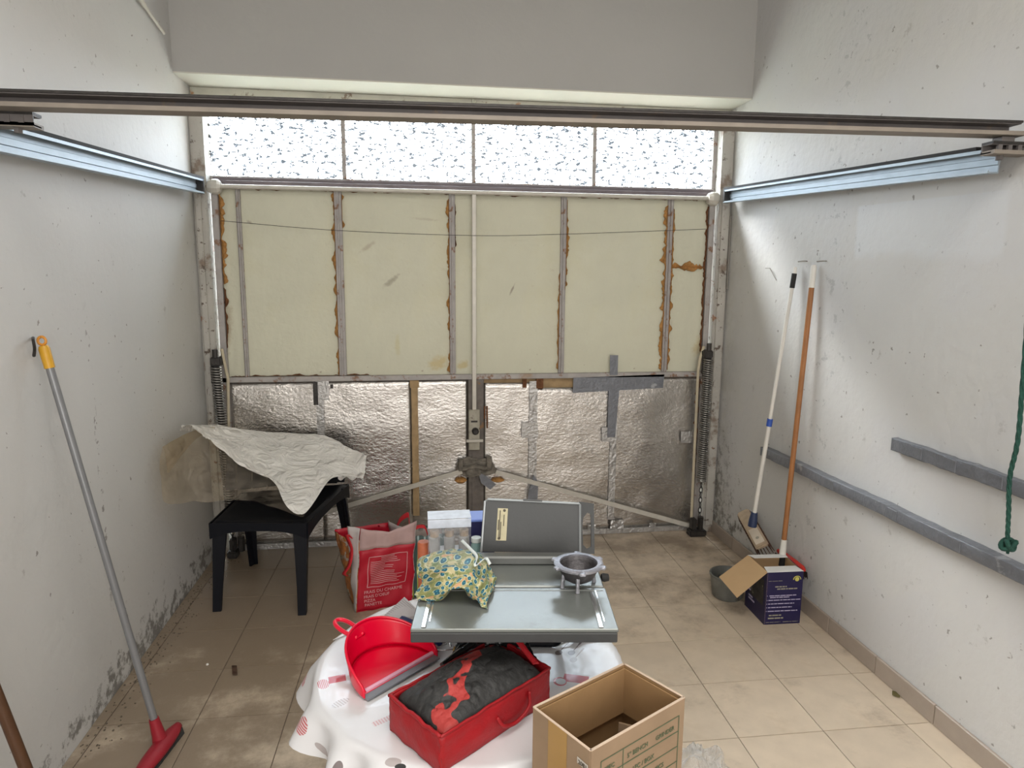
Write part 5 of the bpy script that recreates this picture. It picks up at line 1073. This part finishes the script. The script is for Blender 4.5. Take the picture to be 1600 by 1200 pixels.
# ============================================================ LEFT SIDE TOOLS
lb = thing('grey_broom', 'broom with grey metal handle, yellow tip and red head by the left wall', 'broom', (-.93, 2.3, 0))
tA = PXp(64, 528, XL+.035); hB = PZ(246, 1142, .075); dW = tA-hB
obj('handle', MB().tube([cP(0), cP(.94)], .0125, 14), mat('grey_painted_tube', (.22, .225, .235), .35, .3, .06, 10), lb, smooth=True)
ytip = mat('yellow_plastic', (.62, .33, .02), .4)
tp = obj('yellow_cap', MB().tube([cP(.93), cP(.975), cP(.982)], [.0155, .0165, .013], 12), ytip, lb, smooth=True, label='yellow end cap')
dd = dW.normalized(); cq = cP(.982)+dd*.016; sq = dd.cross(Vector((0, 1, 0))).normalized()
obj('hanging_eye', MB().tube([cq+dd*.013*math.cos(q)+sq*.012*math.sin(q) for q in [2*PI*i/16 for i in range(17)]], .0045, 6), mat('orange_plastic', (.65, .27, .03), .4), tp, smooth='all')
mRH = mat('red_head_plastic', (.30, .010, .022), .45, 0, .08, 10)
sA, sB = PZ(278, 1130, .035), PZ(226, 1196, .035); ax_ = sB-sA; sB2 = sA+ax_*1.25; ax_ = sB2-sA; sdv_ = Vector((-ax_.y, ax_.x, 0)).normalized()
def hdp(u, v):
    t = u; w_ = .030*math.sin(PI*min(max(t, .02), .98))**.35; q = PI*v; p = sA+ax_*t; return p+sdv_*math.cos(q)*w_+up_*(-.012+.026*math.sin(q)*(.5+.5*math.sin(PI*t)))
obj('broom_head', MB().grid(hdp, 24, 8, .004), mRH, lb, smooth='all')
obj('head_socket', MB().tube([cP(-.045), cP(-.01), cP(.035)], [.030, .022, .0165], 12), mRH, lb, smooth=True)
br = MB()
for i in range(40):
    for j in range(4): p = sA+ax_*(.04+.92*i/39)+sdv_*(-.02+.0133*j)+up_*(-.008); q = Vector((p.x, p.y, .001))+sdv_*(-.006+.004*j); br.tube([p, q], .002, 3, False)
obj('bristles', br, mRubber, lb, kind='stuff')
wp = thing('wooden_pole', 'dark brown wooden pole leaning in the lower left corner of the photo', 'pole', (-1.1, 1.85, 0))
A, B = PXp(-45, 985, XL+.04), PZ(42, 1205, .30); d = (B-A); Bf = A+d*((A.z-.004)/(A.z-B.z)); A2 = A-d*.15; A2.x = max(A2.x, XL+.02)
obj('shaft', MB().tube([A2, Bf], .0155, 12), mWoodD, wp, smooth=True); obj('end_cap', MB().tube([A2-d.normalized()*.004, A2+d.normalized()*.05], .0175, 12), mRubber, wp, smooth=True)

# ============================================================ FLOOR LITTER
tag(obj('dead_leaf', MB().grid(lambda u, v: PZ(lerp(362, 370, u)+v*1, lerp(1040, 1054, v), .003+.006*abs(u-.5)+.003*math.sin(v*7)), 4, 8, .001), mat('brown_leaf', (.07, .035, .02), .8), smooth='all'), 'curled brown leaf on the tiles left of the table', 'leaf')
tag(obj('leaf_scrap', MB().grid(lambda u, v: PZ(lerp(1394, 1406, u), lerp(1079, 1086, v)+u*4, .003+.005*abs(v-.5)), 6, 3, .001), mat('olive_leaf', (.12, .10, .03), .8), smooth='all'), 'dry olive leaf scrap on the tiles near the right skirting', 'leaf')
tag(obj('white_crumb', MB().lathe([(0, 0), (.006, .001), (.005, .006), (0, .008)], PZ(324, 1039, 0), 7), mat('crumb', (.75, .74, .7), .8)), 'tiny white crumb on the dirty tiles by the left wall', 'crumb')
rr = random.Random(21)
gm = MB()
for i in range(260):
    x = XL+.01+abs(rr.gauss(0, .06)); y = rr.uniform(2.3, 4.0); s = rr.uniform(.002, .006); gm.box((x, y, 0), (x+s, y+s*rr.uniform(.6, 1.5), s*.6), 0, None)
o = tag(obj('wall_grit', gm, mat('plaster_grit', (.16, .13, .10), .9, 0, .5, 200)), 'dark plaster grit scattered along the left wall base', 'grit'); o['kind'] = 'stuff'
